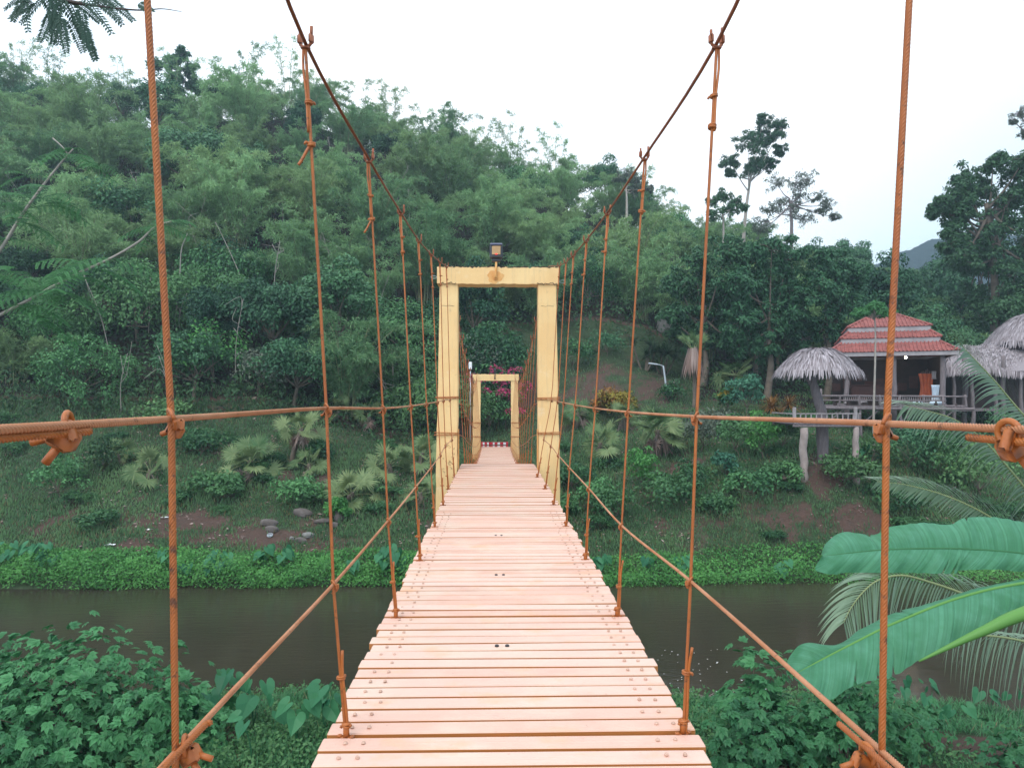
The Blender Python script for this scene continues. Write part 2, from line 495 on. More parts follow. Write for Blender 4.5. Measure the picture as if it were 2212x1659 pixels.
def soil(x, y):
    v = np.zeros(np.broadcast(x, y).shape)
    for (sx_, sy_, a, b_, s_) in SOIL:
        v = np.maximum(v, s_ * np.exp(-(((x - sx_) / a) ** 2 + ((y - sy_) / b_) ** 2)))
    v = v * .85 + .8 * _vn(x, y, 1.0, 9) + .7 * _vn(x, y, .35, 10)
    return np.clip(v, 0, 1)

yy = np.concatenate([np.arange(-14, 10, 1.0), np.arange(10, 18, .16), np.arange(18, 27, .6), np.arange(27, 42, .2), np.arange(42, 60, .5), np.arange(60, 120, 1.2), np.arange(120, 421, 12)])
uu = np.linspace(-1.15, 1.15, 300)
XX = uu[None, :] * np.maximum(yy, 14)[:, None]; YY = np.repeat(yy[:, None], len(uu), 1)
ZZ = ground(XX, YY)
g_ = MB()
ii = np.arange(len(yy) - 1)[:, None] * len(uu) + np.arange(len(uu) - 1)[None, :]
F = np.stack([ii, ii + 1, ii + 1 + len(uu), ii + len(uu)], -1).reshape(-1, 4)
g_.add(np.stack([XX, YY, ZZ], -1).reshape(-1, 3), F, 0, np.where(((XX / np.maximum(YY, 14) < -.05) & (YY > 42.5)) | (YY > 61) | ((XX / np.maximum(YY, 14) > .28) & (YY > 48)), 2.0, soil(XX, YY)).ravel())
m, n, l, b = new_mat("ground_cover_soil")
ta = n.new("ShaderNodeAttribute"); ta.attribute_name = "tint"
gr = mixc(n, l, noise(n, l, 1.3, 6, .7), (0.035, 0.062, 0.03), (0.075, 0.12, 0.06))
gr = mixc(n, l, noise(n, l, 7, 6, .8, lo=.5, hi=.75), gr, (0.10, 0.095, 0.06))
so = mixc(n, l, noise(n, l, 4, 6, .75), (0.15, 0.088, 0.07), (0.10, 0.072, 0.058))
so = mixc(n, l, noise(n, l, 22, 4, .8, lo=.6, hi=.7), so, (0.26, 0.20, 0.15))
sr = n.new("ShaderNodeMapRange"); sr.inputs["From Min"].default_value = .25; sr.inputs["From Max"].default_value = .6
l.new(ta.outputs["Fac"], sr.inputs["Value"])
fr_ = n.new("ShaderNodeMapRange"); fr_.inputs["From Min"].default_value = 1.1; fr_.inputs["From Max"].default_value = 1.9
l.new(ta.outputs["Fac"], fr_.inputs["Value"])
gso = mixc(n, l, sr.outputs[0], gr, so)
l.new(mixc(n, l, fr_.outputs[0], gso, mixc(n, l, noise(n, l, 1.5, 6, .7), (0.022, 0.022, 0.016), (0.045, 0.038, 0.028))), b.inputs["Base Color"])  # dark forest-floor litter, with the shade under the trees put into its colour
b.inputs["Roughness"].default_value = .95; b.inputs["Specular IOR Level"].default_value = .15
bump(n, l, b, noise(n, l, 6, 8, .75), .8, .12)
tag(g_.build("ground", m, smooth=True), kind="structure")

# water
m, n, l, b = new_mat("murky_river_water")
c = mixc(n, l, noise(n, l, .25, 3), (0.036, 0.031, 0.021), (0.048, 0.040, 0.027))
l.new(c, b.inputs["Base Color"])
b.inputs["Roughness"].default_value = .07; b.inputs["IOR"].default_value = 1.33
b.inputs["Specular IOR Level"].default_value = .65
bump(n, l, b, noise(n, l, 2.2, 5, .65, lo=.2, hi=.8, stretch=(.5, 2.2, 1)), .14, .05)
w_ = MB()
xs = np.linspace(-90, 90, 40); ys = np.linspace(12, 31, 12)
V = np.array([[x, y, WATER] for y in ys for x in xs])
ii = np.arange(len(ys) - 1)[:, None] * len(xs) + np.arange(len(xs) - 1)[None, :]
w_.add(V, np.stack([ii, ii + 1, ii + 1 + len(xs), ii + len(xs)], -1).reshape(-1, 4))
tag(w_.build("water", m, smooth=True), kind="structure")

# far wooded ridge beyond the right end of the valley
hm, n, l, b = new_mat("far_wooded_ridge")
l.new(mixc(n, l, noise(n, l, .25, 8, .75), (0.018, 0.050, 0.045), (0.04, 0.085, 0.07)), b.inputs["Base Color"])
b.inputs["Roughness"].default_value = 1.0; b.inputs["Specular IOR Level"].default_value = 0
bump(n, l, b, noise(n, l, .22, 8, .8), 1.0, 6.0)
hb = MB()
xs = np.linspace(60, 620, 220); ys = np.linspace(300, 640, 60)
X2, Y2 = np.meshgrid(xs, ys)
prof = np.interp(X2 / Y2 * 1600 + 1068, [1500, 1700, 1850, 1900, 1960, 2020, 2100, 2212, 2500], [20, 50, 72, 84, 95, 100, 98, 94, 90])
Z2 = EYE - 5 + (prof + 12 * _vn(X2, Y2, 60, 21) + 5 * _vn(X2, Y2, 18, 22) + 4.5 * _vn(X2, Y2, 7, 23) + 3 * _vn(X2, Y2, 3.5, 24)) * np.interp(Y2, [300, 420, 640], [0, 1, 1.15])
ii = np.arange(len(ys) - 1)[:, None] * len(xs) + np.arange(len(xs) - 1)[None, :]
hb.add(np.stack([X2, Y2, Z2], -1).reshape(-1, 3), np.stack([ii, ii + 1, ii + 1 + len(xs), ii + len(xs)], -1).reshape(-1, 4))
tag(hb.build("hills", hm), kind="structure")

# ================================================================ BRIDGE
CX = 0.075                                     # deck centre line
T1, T2 = 14.85, 39.3
def zdeck(y):
    return float(np.interp(y, [-9, 15.5, 16.5, 18, 20, 23.3, 28, 34, 39.8], [0, 0, -.03, -.19, -.40, -.70, -1.05, -1.27, -1.24]))
rng = np.random.default_rng(7)
bridge = empty("suspension_bridge", (CX, 0, 0), label="orange and yellow suspension footbridge with plank deck crossing the river to the far bank", cat="footbridge")

def put(mb, name, mats, parent=None, smooth=False):
    o = mb.build(name, mats, None, smooth)
    p = parent or bridge
    off = Vector((0, 0, 0)); q = p
    while q is not None: off += q.location; q = q.parent
    o.data.transform(Matrix.Translation(-off))
    o.parent = p
    return o

# --- deck
PITCH = 0.1308
HY = [1.51 + 1.70 * k for k in range(-3, 9)]             # hanger stations of the near span
HY2 = [T1 + 1.9 + 1.62 * k for k in range(14)]
dk = MB(); bolts = MB()
y = -3.2; i = 0
while y < 40.2:
    hy = min(HY, key=lambda q: abs(q - y)) if y < 15 else 99
    wgap = abs((y + PITCH / 2) - hy) < PITCH / 2
    zc = zdeck(y); sl = (zdeck(y + .1) - zdeck(y - .1)) / .2
    ex = rng.uniform(-.015, .015, 2)
    x0, x1 = CX - .80 + ex[0], CX + .80 + ex[1]
    if 14.4 < y < 15.6: x0, x1 = CX - .79, CX + .79
    w = .107 + rng.uniform(-.002, .002)
    rot = np.array(Matrix.Rotation(math.atan(sl), 3, 'X') @ Matrix.Rotation(rng.normal(0, .0022), 3, 'Z') @ Matrix.Rotation(rng.normal(0, .002), 3, 'Y'))
    dk.box(((x0 + x1) / 2, y, zc - .022 + rng.normal(0, .0015)), (x1 - x0, w, .044), rot, t=rng.random(), bevel=.005 if y < 9 else 0)
    if y < 9.5 and y > 1.5:
        top = zc + .001
        for sx_ in (-1, 1):
            e = rng.normal(0, .008)
            for k in (0, 1):
                bx_ = CX + sx_ * (.705 - .075 * k + e) + (0 if k else 0)
                if rng.random() < .96:
                    bolts.tube([(bx_, y + rng.normal(0, .006), top - .002), (bx_, y, top + .005), (bx_, y, top + .0085)], [.0088, .0088, .0055], 10, m=0)
        if i % 13 == 5:
            for k in (-.03, .03):
                bolts.tube([(CX + k - .03, y, top - .002), (CX + k - .03, y, top + .006), (CX + k - .03, y, top + .009)], [.0125, .0125, .008], 10, m=1)
    y += PITCH + (0.022 if wgap else 0) if y < 15 else PITCH
    i += 1
deck = put(dk, "deck", M["deck"])
tag(put(bolts, "bolts", [M["bolt"], M["black"]], deck), kind="stuff")
bm_ = MB()
for sx_ in (-.66, -.05, .62):
    P = [(CX + sx_, yq, zdeck(yq) - .095) for yq in np.linspace(-3.2, 40.2, 60)]
    for a_, b_ in zip(P[:-1], P[1:]):
        c_ = (np.array(a_) + np.array(b_)) / 2
        bm_.box(c_, (.07, b_[1] - a_[1] + .002, .10))
for yq in HY + HY2:
    bm_.box((CX, yq + .01, zdeck(yq) - .20), (1.72, .09, .10))
put(bm_, "beams", M["yellow_dark"], deck)

# --- towers
def tower(y0, base_z, zoff, s=1.0, near=True):
    t = empty("tower", (CX, y0, base_z), parent=bridge)
    W = 0.40
    for sx_ in (-1, 1):
        c = MB()
        zt = EYE + 2.38 + zoff
        zs = np.linspace(base_z, zt, 40)
        for_r = []
        V = []
        for z in zs:
            g = np.interp(z, [base_z, zoff + EYE - 1.5, zt], [.47, .425, .365])
            xo = sx_ * (.80 + .015 + g / 2 - .01 * (z > 1))
            for (a, b_) in ((-1, -1), (-.93, -1), (0, -1.0), (.93, -1), (1, -.93), (1, 0), (1, .93), (.93, 1), (0, 1), (-.93, 1), (-1, .93), (-1, 0), (-1, -.93)):
                V.append((CX + xo + a * g / 2 + rng.normal(0, .0022), y0 + .21 + b_ * .21 + rng.normal(0, .0022), z))
        c._rings(np.array(V).reshape(40, 13, 3), 40, 13, 0, .5, True)
        col = put(c, "column", [M["yellow"]], t)
        if near:
            k = MB()
            for (zz_, xa, xb) in ((1.83, -.14, .12), (.9, -.1, .1)):
                pts = [(CX + sx_ * 1.0 + xx, y0 - .003, EYE + zz_ + .006 * math.sin(xx * 40) + rng.normal(0, .003)) for xx in np.linspace(xa, xb, 9)]
                if zz_ > 1.5: k.tube(pts, .003, 5)
            if sx_ < 0:     # web of fine cracks low on the left column
                for q in range(16):
                    p = np.array([CX - 1.0 + rng.uniform(-.12, .14), y0 - .003, EYE - rng.uniform(.85, 1.6)])
                    pts = [p.copy()]
                    for w_i in range(5):
                        p = p + np.array([rng.normal(0, .02), 0, rng.normal(-.01, .02)]); pts.append(p.copy())
                    k.tube(pts, .0022, 4)
            tag(put(k, "crack", M["crack"], col), kind="stuff")
            s_ = MB()           # orange strip on the inner edge by the deck
            s_.box((CX + sx_ * .802, y0 + .22, EYE - 1.15), (.012, .30, 1.0))
            put(s_, "paint_strip", M["rust_stain"], col)
    bm = MB()
    n_ = 60
    xs_ = np.linspace(-1.225, 1.215, n_)
    V = []
    for x in xs_:
        zb = EYE + 2.27 + zoff + rng.normal(0, .004); zt = EYE + 2.615 + zoff + rng.normal(0, .006) - .004 * (rng.random() < .15) * 6
        for (b_, zz_) in ((-1, zb), (-1, (zb * .5 + zt * .5)), (-1, zt - .02), (-.92, zt), (.92, zt), (1, zt - .02), (1, zb), (-.0, zb)):
            V.append((CX + x, y0 + .205 + b_ * .235, zz_))
    bm._rings(np.array(V).reshape(n_, 8, 3), n_, 8, 0, .5, True)
    beam = put(bm, "crossbeam", M["yellow"], t)
    if near:
        k = MB()
        for (xa, xb, zq) in ((-1.2, -.85, EYE + 2.28), (.78, 1.18, EYE + 2.275)):
            pts = [(CX + xx, y0 - .033, zq + rng.normal(0, .012)) for xx in np.linspace(xa, xb, 16)]
            k.tube(pts, rng.uniform(.004, .009, 16), 6)
        pts = [(CX + xx, y0 - .028, EYE + 2.612 + rng.normal(0, .006)) for xx in np.linspace(-1.2, 1.2, 70)]
        k.tube(pts, rng.uniform(.001, .013, 70), 5)
        tag(put(k, "crack", M["crack"], beam), kind="stuff")
        st = MB()
        a = np.linspace(0, 2 * math.pi, 24, endpoint=False)
        rr = 1 + .12 * np.sin(3 * a + 1) + .08 * np.sin(7 * a)
        V = np.stack([CX - .06 + .16 * rr * np.cos(a), np.full(24, y0 - .0335), EYE + 2.41 + .125 * rr * np.sin(a)], 1)
        V = np.vstack([V, [CX - .06, y0 - .0335, EYE + 2.41]])
        st.add(V, [[24, (q + 1) % 24, q] for q in range(24)])
        put(st, "rust_patch", M["rust_stain"], beam)
        for sx_, zq in ((-1, 2.42), (1, 2.34)):
            hk = MB()
            a = np.linspace(0, 2 * math.pi, 14)
            P = np.stack([CX + sx_ * (1.30 + .055 * np.cos(a)), y0 + .1 + 0 * a, EYE + zq + .028 * np.sin(a)], 1)
            hk.tube(P, .006, 6); hk.tube([(CX + sx_ * 1.2, y0 + .1, EYE + zq), (CX + sx_ * 1.25, y0 + .1, EYE + zq)], .006, 6)
            put(hk, "hook", M["galv"], beam)
    return t
t1 = tower(T1, gz(CX, T1 + .2) - .4, 0, near=True)
t2 = tower(T2, gz(CX, T2 + .2) - .5, -1.40, near=False)

# --- lamps standing on the crossbeams
def lamp(y0, z0, near):
    o = empty("solar_lamp", (CX - .05, y0 - .03, z0), label=("black solar floodlight with red light on the near yellow tower" if near else "small dark lamp on the far yellow tower"), cat="lamp", group="lamps on the bridge towers")
    p = MB()
    p.tube(smooth_path([(0, -.03, -.24), (.0, -.045, -.15), (.008, -.03, .0), (.01, 0, .12)], 5), .022, 12)
    p.torus((0, -.03, -.24), (0, 1, .2), .03, .012, 14, 6)
    p.build("post", M["rust_stain"] if near else M["black"], o, True)
    h = MB()
    h.box((.01, 0, .275), (.27, .15, .31), bevel=.05)
    h.box((.01, 0, .11), (.18, .10, .07), bevel=.02)
    if near:
        hd = h.build("housing", M["black"], o)
        c = MB(); c.box((.01, 0, .425), (.255, .16, .045), bevel=.018); c.build("solar_cap", M["cap"], hd)
        pn = MB()
        pn.box((.01, -.078, .30), (.17, .012, .17), bevel=.004)
        for k in range(6): pn.box((-.06 + k * .028, -.0855, .30), (.004, .004, .16))
        pn.build("panel", M["lens"], hd)
        d_ = MB(); d_.box((.01, -.089, .222), (.045, .008, .014), bevel=.003); d_.build("indicator", M["led"], hd)
    else:
        for v in h.V: v *= .55; v[:, 2] += .06
        h.build("housing", M["black"], o)
M["lens"] = painted("amber_panel", (0.50, 0.30, 0.14), (0.42, 0.25, 0.11), (0.3, 0.2, 0.1), 0.3, 20, 50)
lamp(T1, EYE + 2.63, True)
lamp(T2, EYE + 2.63 - 1.40, False)

# --- ropes
def V3(v): return np.array([v.x, v.y, v.z])
Lh = [ # per station: depth, left pixels (top, upper rail, lower rail, base), right pixels
 (1.51, [(270, -860), (370, 905), (379, 1625), (384, 2390)], [(2010, -860), (1915, 915), (1905, 1622), (1893, 2390)]),
 (3.21, [(660, 95), (705, 882), (720, 1262), (748, 1578)], [(1548, 95), (1505, 900), (1492, 1255), (1475, 1576)]),
 (4.92, [(797, 345), (827, 882), (838, 1125), (855, 1331)], [(1392, 340), (1357, 890), (1343, 1135), (1333, 1331)]),
 (6.62, [(866, 460), (887, 877), (898, 1052), (907, 1210)], [(1312, 460), (1286, 882), (1272, 1055), (1264, 1210)]),
 (8.32, [(905, 520), (921, 872), (931, 1010), (939, 1138)], [(1266, 520), (1243, 875), (1230, 1010), (1222, 1138)]),
 (10.0, [(932, 550), (945, 868), (951, 983), (957, 1092)], [(1238, 552), (1218, 870), (1206, 983), (1195, 1092)]),
 (11.75, [(951, 566), (958, 865), (962, 963), (968, 1056)], [(1222, 566), (1205, 867), (1190, 963), (1177, 1056)]),
 (13.45, [(965, 576), (972, 863), (976, 949), (981, 1031)], [(1208, 574), (1192, 864), (1175, 949), (1160, 1031)])]
cable_pts = {-1: [], 1: []}; up_pts = {-1: [], 1: []}; lo_pts = {-1: [], 1: []}
stations = []
for sd_, off in ((-1, -.74), (1, .74)):         # stations behind the camera
    for yb in (-3.59, -1.89, -.19):
        q = [np.array([CX + sd_ * .97, yb, EYE + 1.36 + .02 * yb]), np.array([CX + sd_ * .745, yb, EYE - .04]), np.array([CX + sd_ * .73, yb, EYE - .72]), np.array([CX + sd_ * .70, yb, -.05])]
        cable_pts[sd_].append(q[0]); up_pts[sd_].append(q[1]); lo_pts[sd_].append(q[2])
for (d, Lp, Rp) in Lh:
    for sd_, pp in ((-1, Lp), (1, Rp)):
        q = [V3(at(x, y, d)) for (x, y) in pp]
        q[3][2] = -.03
        stations.append((sd_, d, q))
        cable_pts[sd_].append(q[0]); up_pts[sd_].append(q[1]); lo_pts[sd_].append(q[2])
for sd_ in (-1, 1):
    cable_pts[sd_].append(np.array([CX + sd_ * 1.02, T1 + .02, EYE + 2.635])); cable_pts[sd_].append(np.array([CX + sd_ * 1.02, T1 + .40, EYE + 2.635]))
    up_pts[sd_].append(np.array([CX + sd_ * .98, T1 - .035, EYE - .045])); lo_pts[sd_].append(np.array([CX + sd_ * .90, T1 - .035, EYE - .74]))
    main = []
    for k in range(26):
        t = k / 25.; yq = T1 + .5 + (T2 - T1 - .5) * t
        zq = EYE + (2.635) * (1 - t) + (1.235) * t - 1.25 * 4 * t * (1 - t)
        main.append(np.array([CX + sd_ * (1.0 - .08 * 4 * t * (1 - t)), yq, zq]))
    cable_pts[sd_] += main
    cable_pts[sd_] += [np.array([CX + sd_ * 1.0, T2 + .3, EYE + 1.24]), np.array([CX + sd_ * 1.5, T2 + 11, gz(CX + sd_ * 1.5, T2 + 11) + .1])]
    for yq in HY2:
        t = (yq - T1 - .5) / (T2 - T1 - .5)
        zc = EYE + 2.635 * (1 - t) + 1.235 * t - 5.0 * t * (1 - t)
        xw = 1.0 - .32 * t * (1 - t)
        zd = zdeck(yq)
        stations.append((sd_, yq, [np.array([CX + sd_ * xw, yq, zc]), np.array([CX + sd_ * (.83 if True else 0), yq, zd + 1.34]), np.array([CX + sd_ * .78, yq, zd + .62]), np.array([CX + sd_ * .74, yq, zd - .04])]))

def build_rope(pts, rad, name, label=None, mat="rope", twist=True):
    mb = MB()
    P = smooth_path(pts, 6)
    near = P[P[:, 1] < 5.4]; far = P[P[:, 1] >= 5.2]
    near = near[near[:, 1] > -.4]
    if len(near) > 2:
        mb.rope(near, rad, lay=.046, step=.004, depth=.26)
    back = P[P[:, 1] <= -.3]
    if len(back) > 1: mb.tube(back, rad, 10)
    if len(far) > 2: mb.tube(resample(far, .3), rad * .97, 10)
    o = put(mb, name, M[mat], smooth=True)
    if label: o["label"] = label
    return o
for sd_ in (-1, 1):
    side = "left" if sd_ < 0 else "right"
    build_rope(cable_pts[sd_], .0085, "main_cable", None, "cable")
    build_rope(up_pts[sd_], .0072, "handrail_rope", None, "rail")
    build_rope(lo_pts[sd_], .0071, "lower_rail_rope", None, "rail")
    # rails of the main span
    for hgt, xw, rr in ((1.34, .83, .008), (.62, .78, .008)):
        pts = [np.array([CX + sd_ * (.98 if hgt > 1 else .9), T1 + .46, EYE - (.045 if hgt > 1 else .74)])]
        for yq in HY2: pts.append(np.array([CX + sd_ * xw, yq, zdeck(yq) + hgt]))
        pts.append(np.array([CX + sd_ * .92, T2 - .02, EYE - (1.37 if hgt > 1 else 2.1)]))
        mb = MB(); mb.tube(smooth_path(pts, 3), rr, 8)
        put(mb, "handrail_rope" if hgt > 1 else "lower_rail_rope", M["rope"], smooth=True)
# rope wraps round the columns
for (ty, zs) in ((T1, ((-.02, -.045), (-.745, -.74))), (T2, ((-1.37, -1.37), (-2.1, -2.1)))):
    for sd_ in (-1, 1):
        for (zl, zr) in zs:
            zq = EYE + (zl if sd_ < 0 else zr)
            mb = MB()
            xa, xb = CX + sd_ * .80, CX + sd_ * 1.255
            if zl < -.5: xb += sd_ * .02
            for k, dz in enumerate((0, .028)):
                P = [(xa, ty - .02, zq + dz), (xb, ty - .02, zq + dz + rng.normal(0, .008)), (xb, ty + .44, zq + dz), (xa - sd_ * .002, ty + .44, zq + dz), (xa, ty - .02, zq + dz + .004)]
                mb.tube(resample(P, .06), .0075, 8)
            for k in range(3):
                mb.torus((CX + sd_ * (.86 + .1 * k), ty - .022, zq + .012), (1, 0, .2), .020, .005, 12, 6)
            put(mb, "rope_wrap", M["rope"], smooth=True)

# unit hardware meshes (made once, shared by every hanger)
def top_clamp_mesh():
    c = MB()
    a = np.linspace(-math.pi * .95, -.05 * math.pi, 12)
    c.tube(np.stack([.031 * np.cos(a), 0 * a, .030 * np.sin(a) + .012], 1), [.008] * 12, 8)      # U round the cable
    c.box((.030, 0, .022), (.020, .034, .046), bevel=.006)
    c.box((-.030, 0, .022), (.020, .034, .046), bevel=.006)
    c.tube([(.030, 0, .03), (.031, 0, .082)], .0085, 8)
    c.tube([(-.030, 0, .03), (-.030, 0, .066)], .0075, 8)
    c.box((0, 0, -.022), (.046, .030, .018), bevel=.006)
    return c
def collar_mesh():
    c = MB()
    for k in range(2):
        c.torus((0, 0, -.004 + .009 * k), (.15, .1 * k, 1), .0175, .0062, 16, 6)
    c.tube(smooth_path([(.016, -.004, .004), (.030, -.006, .004), (.036, -.004, -.006)], 3), .0062, 6)
    return c
def tail_mesh():
    c = MB()
    c.tube(smooth_path([(0.004, 0, .0), (-.018, -.012, -.03), (-.05, -.022, -.10), (-.072, -.026, -.135)], 4), .0095, 8)
    return c
def ring_mesh():
    c = MB()
    c.torus((.004, -.004, 0), (.75, .60, .28), .031, .0062, 24, 8)
    c.box((.0, .024, -.036), (.052, .028, .040), np.array(Matrix.Rotation(.5, 3, 'Y')), bevel=.007)
    c.tube([(-.012, .024, -.036), (-.044, .026, -.048)], .0085, 8)
    c.tube([(.004, .024, -.044), (-.016, .026, -.076)], .0085, 8)
    c.box((.022, .012, -.018), (.022, .024, .036), bevel=.006)
    return c
def base_mesh():
    c = MB()
    for k in range(2):
        c.torus((0, 0, .055 + .011 * k), (.2 - .3 * k, .1, 1), .019, .0068, 16, 6)
    c.tube([(.02, -.006, .062), (.032, -.012, .066)], .007, 6)
    c.tube([(-.018, -.008, .05), (-.03, -.012, .056)], .007, 6)
    c.box((0, 0, -.004), (.074, .026, .012), bevel=.004)
    c.tube([(0, 0, -.004), (0, 0, .075)], .017, 8)
    c.torus((-.034, -.004, .004), (0, 0, 1), .008, .006, 10, 6)
    c.torus((.034, -.004, .004), (0, 0, 1), .008, .006, 10, 6)
    return c
unit = {}
for nm, fn in (("clamp", top_clamp_mesh), ("collar", collar_mesh), ("rope_tail", tail_mesh), ("rail_ring", ring_mesh), ("base_knot", base_mesh)):
    o = fn().build(nm, M["cable"] if nm == "clamp" else M["rope"], None, True)
    unit[nm] = o.data
    bpy.data.objects.remove(o)
def hw(nm, parent, loc, rot=(0, 0, 0), sc=(1, 1, 1)):
    o = bpy.data.objects.new(nm, unit[nm])
    COL.objects.link(o)
    o.parent = parent
    o.location = loc; o.rotation_euler = rot; o.scale = sc
    return o
for (sd_, d, q) in stations:
    h = empty("hanger", Vector(q[3]) - Vector((CX, 0, 0)), parent=bridge)
    o0 = q[3]
    mb = MB()
    rad = .0072 if d < 2 else (.0069 if d < 14 else .0075)
    L = [p - o0 for p in q]
    top = L[0].copy(); top[2] -= .01
    pts = [top, L[1], L[2], L[3]]
    if d > 14: pts = [top, top * .5 + L[3] * .5 + np.array([0, rng.normal(0, .01), 0]), L[3]]
    if d < 5.5: mb.rope(resample(pts, .02), rad, lay=.052, step=.0042, depth=.24)
    else: mb.tube(resample(pts, .4), rad, 8)
    dirn = norm(L[0] - L[1])
    # doubled rope between the clamp and the collars, and at the foot
    a_ = top - dirn * .22; 
    if d > 2: mb.tube(smooth_path([top + np.array([.010 * sd_, 0, 0]), top - dirn * .10 + np.array([.015 * sd_, 0, 0]), a_ + np.array([.008 * sd_, -.003, 0]), a_ - dirn * .16 + np.array([.008 * sd_, -.006, 0])], 4), rad * .8, 8)
    fd = norm(L[2] - L[3])
    mb.tube(smooth_path([L[3] + np.array([.010, 0, 0]), L[3] + fd * .14 + np.array([.012, -.002, 0]), L[3] + fd * .30 + np.array([.009, -.004, 0]), L[3] + fd * .40 + np.array([.018, -.01, 0])], 4), rad * .95, 8)
    mb.build("rope", M["rope"], h, True)
    up = (0, math.atan2(dirn[0], dirn[2]), 0)
    j = rng.uniform(-.25, .25)
    if d > 14 and d > 30: continue
    hw("clamp", h, L[0], (0, 0, j), (.88,) * 3 if d < 14 else (1.4,) * 3)
    hw("collar", h, L[0] - dirn * (.23 + rng.uniform(-.03, .03)), (up[0], up[1], rng.uniform(0, 6)), (.8,) * 3)
    k_ = hw("collar", h, L[0] - dirn * (.40 + rng.uniform(-.05, .05)), (up[0], up[1], rng.uniform(0, 6)), (.85, .85, 1.0))
    if d < 5 and sd_ < 0: hw("rope_tail", h, k_.location, (0, 0, 0), (.7, .7, .7))
    if d < 14.5:
        hw("rail_ring", h, L[1], (0, 0, j * .4), (-sd_ * .66, .66, .66))
        if d > 1.6: hw("rail_ring", h, L[2], (.15, 0, j * .4), (-sd_ * .64, .64, .64))
    else:
        hw("collar", h, L[1], (.8, 0, 0), (1.1,) * 3)
    hw("collar", h, L[3] + fd * (.27 + rng.uniform(-.05, .03)), (0, 0, rng.uniform(0, 6)), (.85,) * 3)
    hw("base_knot", h, L[3] + np.array([0, 0, .03 if d < 14 else .05]), (0, 0, j), (.82,) * 3)
# splices on the near rails: overlapping tail of rope with its own clamp
def splice(pts, cpos, flip, bulky, name="rope_splice"):
    mb = MB()
    mb.rope(smooth_path(pts, 8), .0069, lay=.046, step=.004, depth=.26)
    o = put(mb, name, M["rope"], smooth=True)
    c = MB()
    c.torus((0, 0, -.006), (1, .25, .1), .0255, .0068, 24, 8)
    c.box((-.012 * flip, .004, -.034), (.056, .042, .046), np.array(Matrix.Rotation(.5 * flip, 3, 'Y')), bevel=.008)
    c.box((.010 * flip, -.010, -.018), (.016, .03, .05), np.array(Matrix.Rotation(-.35 * flip, 3, 'Y')), bevel=.006)
    c.tube([(-.02 * flip, .0, -.05), (-.045 * flip, -.004, -.085)], .0092, 8)
    c.tube([(-.03 * flip, .002, -.030), (-.075 * flip, -.002, -.042)], .0085, 8)
    ob = c.build("splice_clamp", M["rope"], None, True)
    ob.parent = o; ob.location = Vector(cpos) - Vector((CX, 0, 0))
    ob.scale = (bulky * .74,) * 3
    return o
p1 = V3(at(148, 912, 1.16))
splice([(p1[0] + .01, p1[1] + .04, p1[2] - .016), (p1[0], p1[1] - .1, p1[2] - .016), (p1[0] + .002, p1[1] - .45, p1[2] - .017), (p1[0] + .005, -.5, p1[2] - .016)], p1, 1, 1.0)
p2 = V3(at(2180, 930, 1.14))
splice([(p2[0] - .0, p2[1] + .10, p2[2] - .016), (p2[0], p2[1], p2[2] - .016), (p2[0] + .002, p2[1] - .4, p2[2] - .016), (p2[0] + .005, -.5, p2[2] - .016)], p2, -1, 1.05)
p3 = V3(at(1885, 1622, 1.50))
splice([(p3[0] - .022, p3[1] + .10, p3[2] + .012), (p3[0] - .014, p3[1], p3[2] + .008), (p3[0] - .006, .9, p3[2] + .012), (p3[0], .3, p3[2] + .014)], p3 + np.array([-.01, 0, 0]), 1, 1.0)
p4 = V3(at(400, 1605, 1.53))
splice([(p4[0] + .024, p4[1] + .07, p4[2] + .012), (p4[0] + .014, p4[1], p4[2] + .010), (p4[0], .9, p4[2] + .012), (p4[0], .3, p4[2] + .015)], p4, -1, 1.0)
# ================================================================ VEGETATION PROTOTYPES
G = {}
G["bamboo"] = leaf_mat("bamboo_leaves", (0.095, 0.21, 0.095), (0.33, 0.52, 0.24), .6, .3, obj_amt=.7, olive=(.30, .40, .17))
G["forest"] = leaf_mat("forest_leaves", (0.016, 0.065, 0.034), (0.075, 0.20, 0.090), .5, .12, obj_amt=.8, olive=(.09, .18, .07))
G["vine"] = leaf_mat("vine_leaves", (0.018, 0.075, 0.034), (0.11, 0.28, 0.10), .5, .15, obj_amt=.8, olive=(.13, .22, .08))
G["shrub"] = leaf_mat("shrub_leaves", (0.028, 0.095, 0.042), (0.10, 0.23, 0.085), .5, .25, obj_amt=.6)
G["bush"] = leaf_mat("dark_bush_leaves", (0.022, 0.110, 0.045), (0.075, 0.26, 0.095), .5, .2, obj_amt=.5, wet=.3)
G["grass"] = leaf_mat("grass_blades", (0.075, 0.17, 0.080), (0.21, 0.35, 0.155), .6, .3, third=(.22, .19, .10), olive=None, obj_amt=0)
G["ngrass"] = leaf_mat("near_grass_blades", (0.035, 0.145, 0.055), (0.10, 0.29, 0.12), .5, .3, third=(.26, .22, .12), obj_amt=0)
G["strip"] = leaf_mat("waterside_leaves", (0.045, 0.175, 0.045), (0.14, 0.38, 0.10), .45, .3, obj_amt=.2)
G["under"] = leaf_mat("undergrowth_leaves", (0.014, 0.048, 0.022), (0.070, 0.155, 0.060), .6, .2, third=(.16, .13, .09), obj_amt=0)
G["taro"] = leaf_mat("taro_leaves", (0.030, 0.150, 0.075), (0.075, 0.26, 0.115), .4, .35, obj_amt=.4)
G["palm"] = leaf_mat("fan_palm_leaves", (0.065, 0.145, 0.055), (0.25, 0.31, 0.14), .5, .25, obj_amt=.3)
G["dead"] = leaf_mat("dead_fronds", (0.17, 0.10, 0.075), (0.42, 0.33, 0.30), .8, .15, obj_amt=.3, wet=.1)
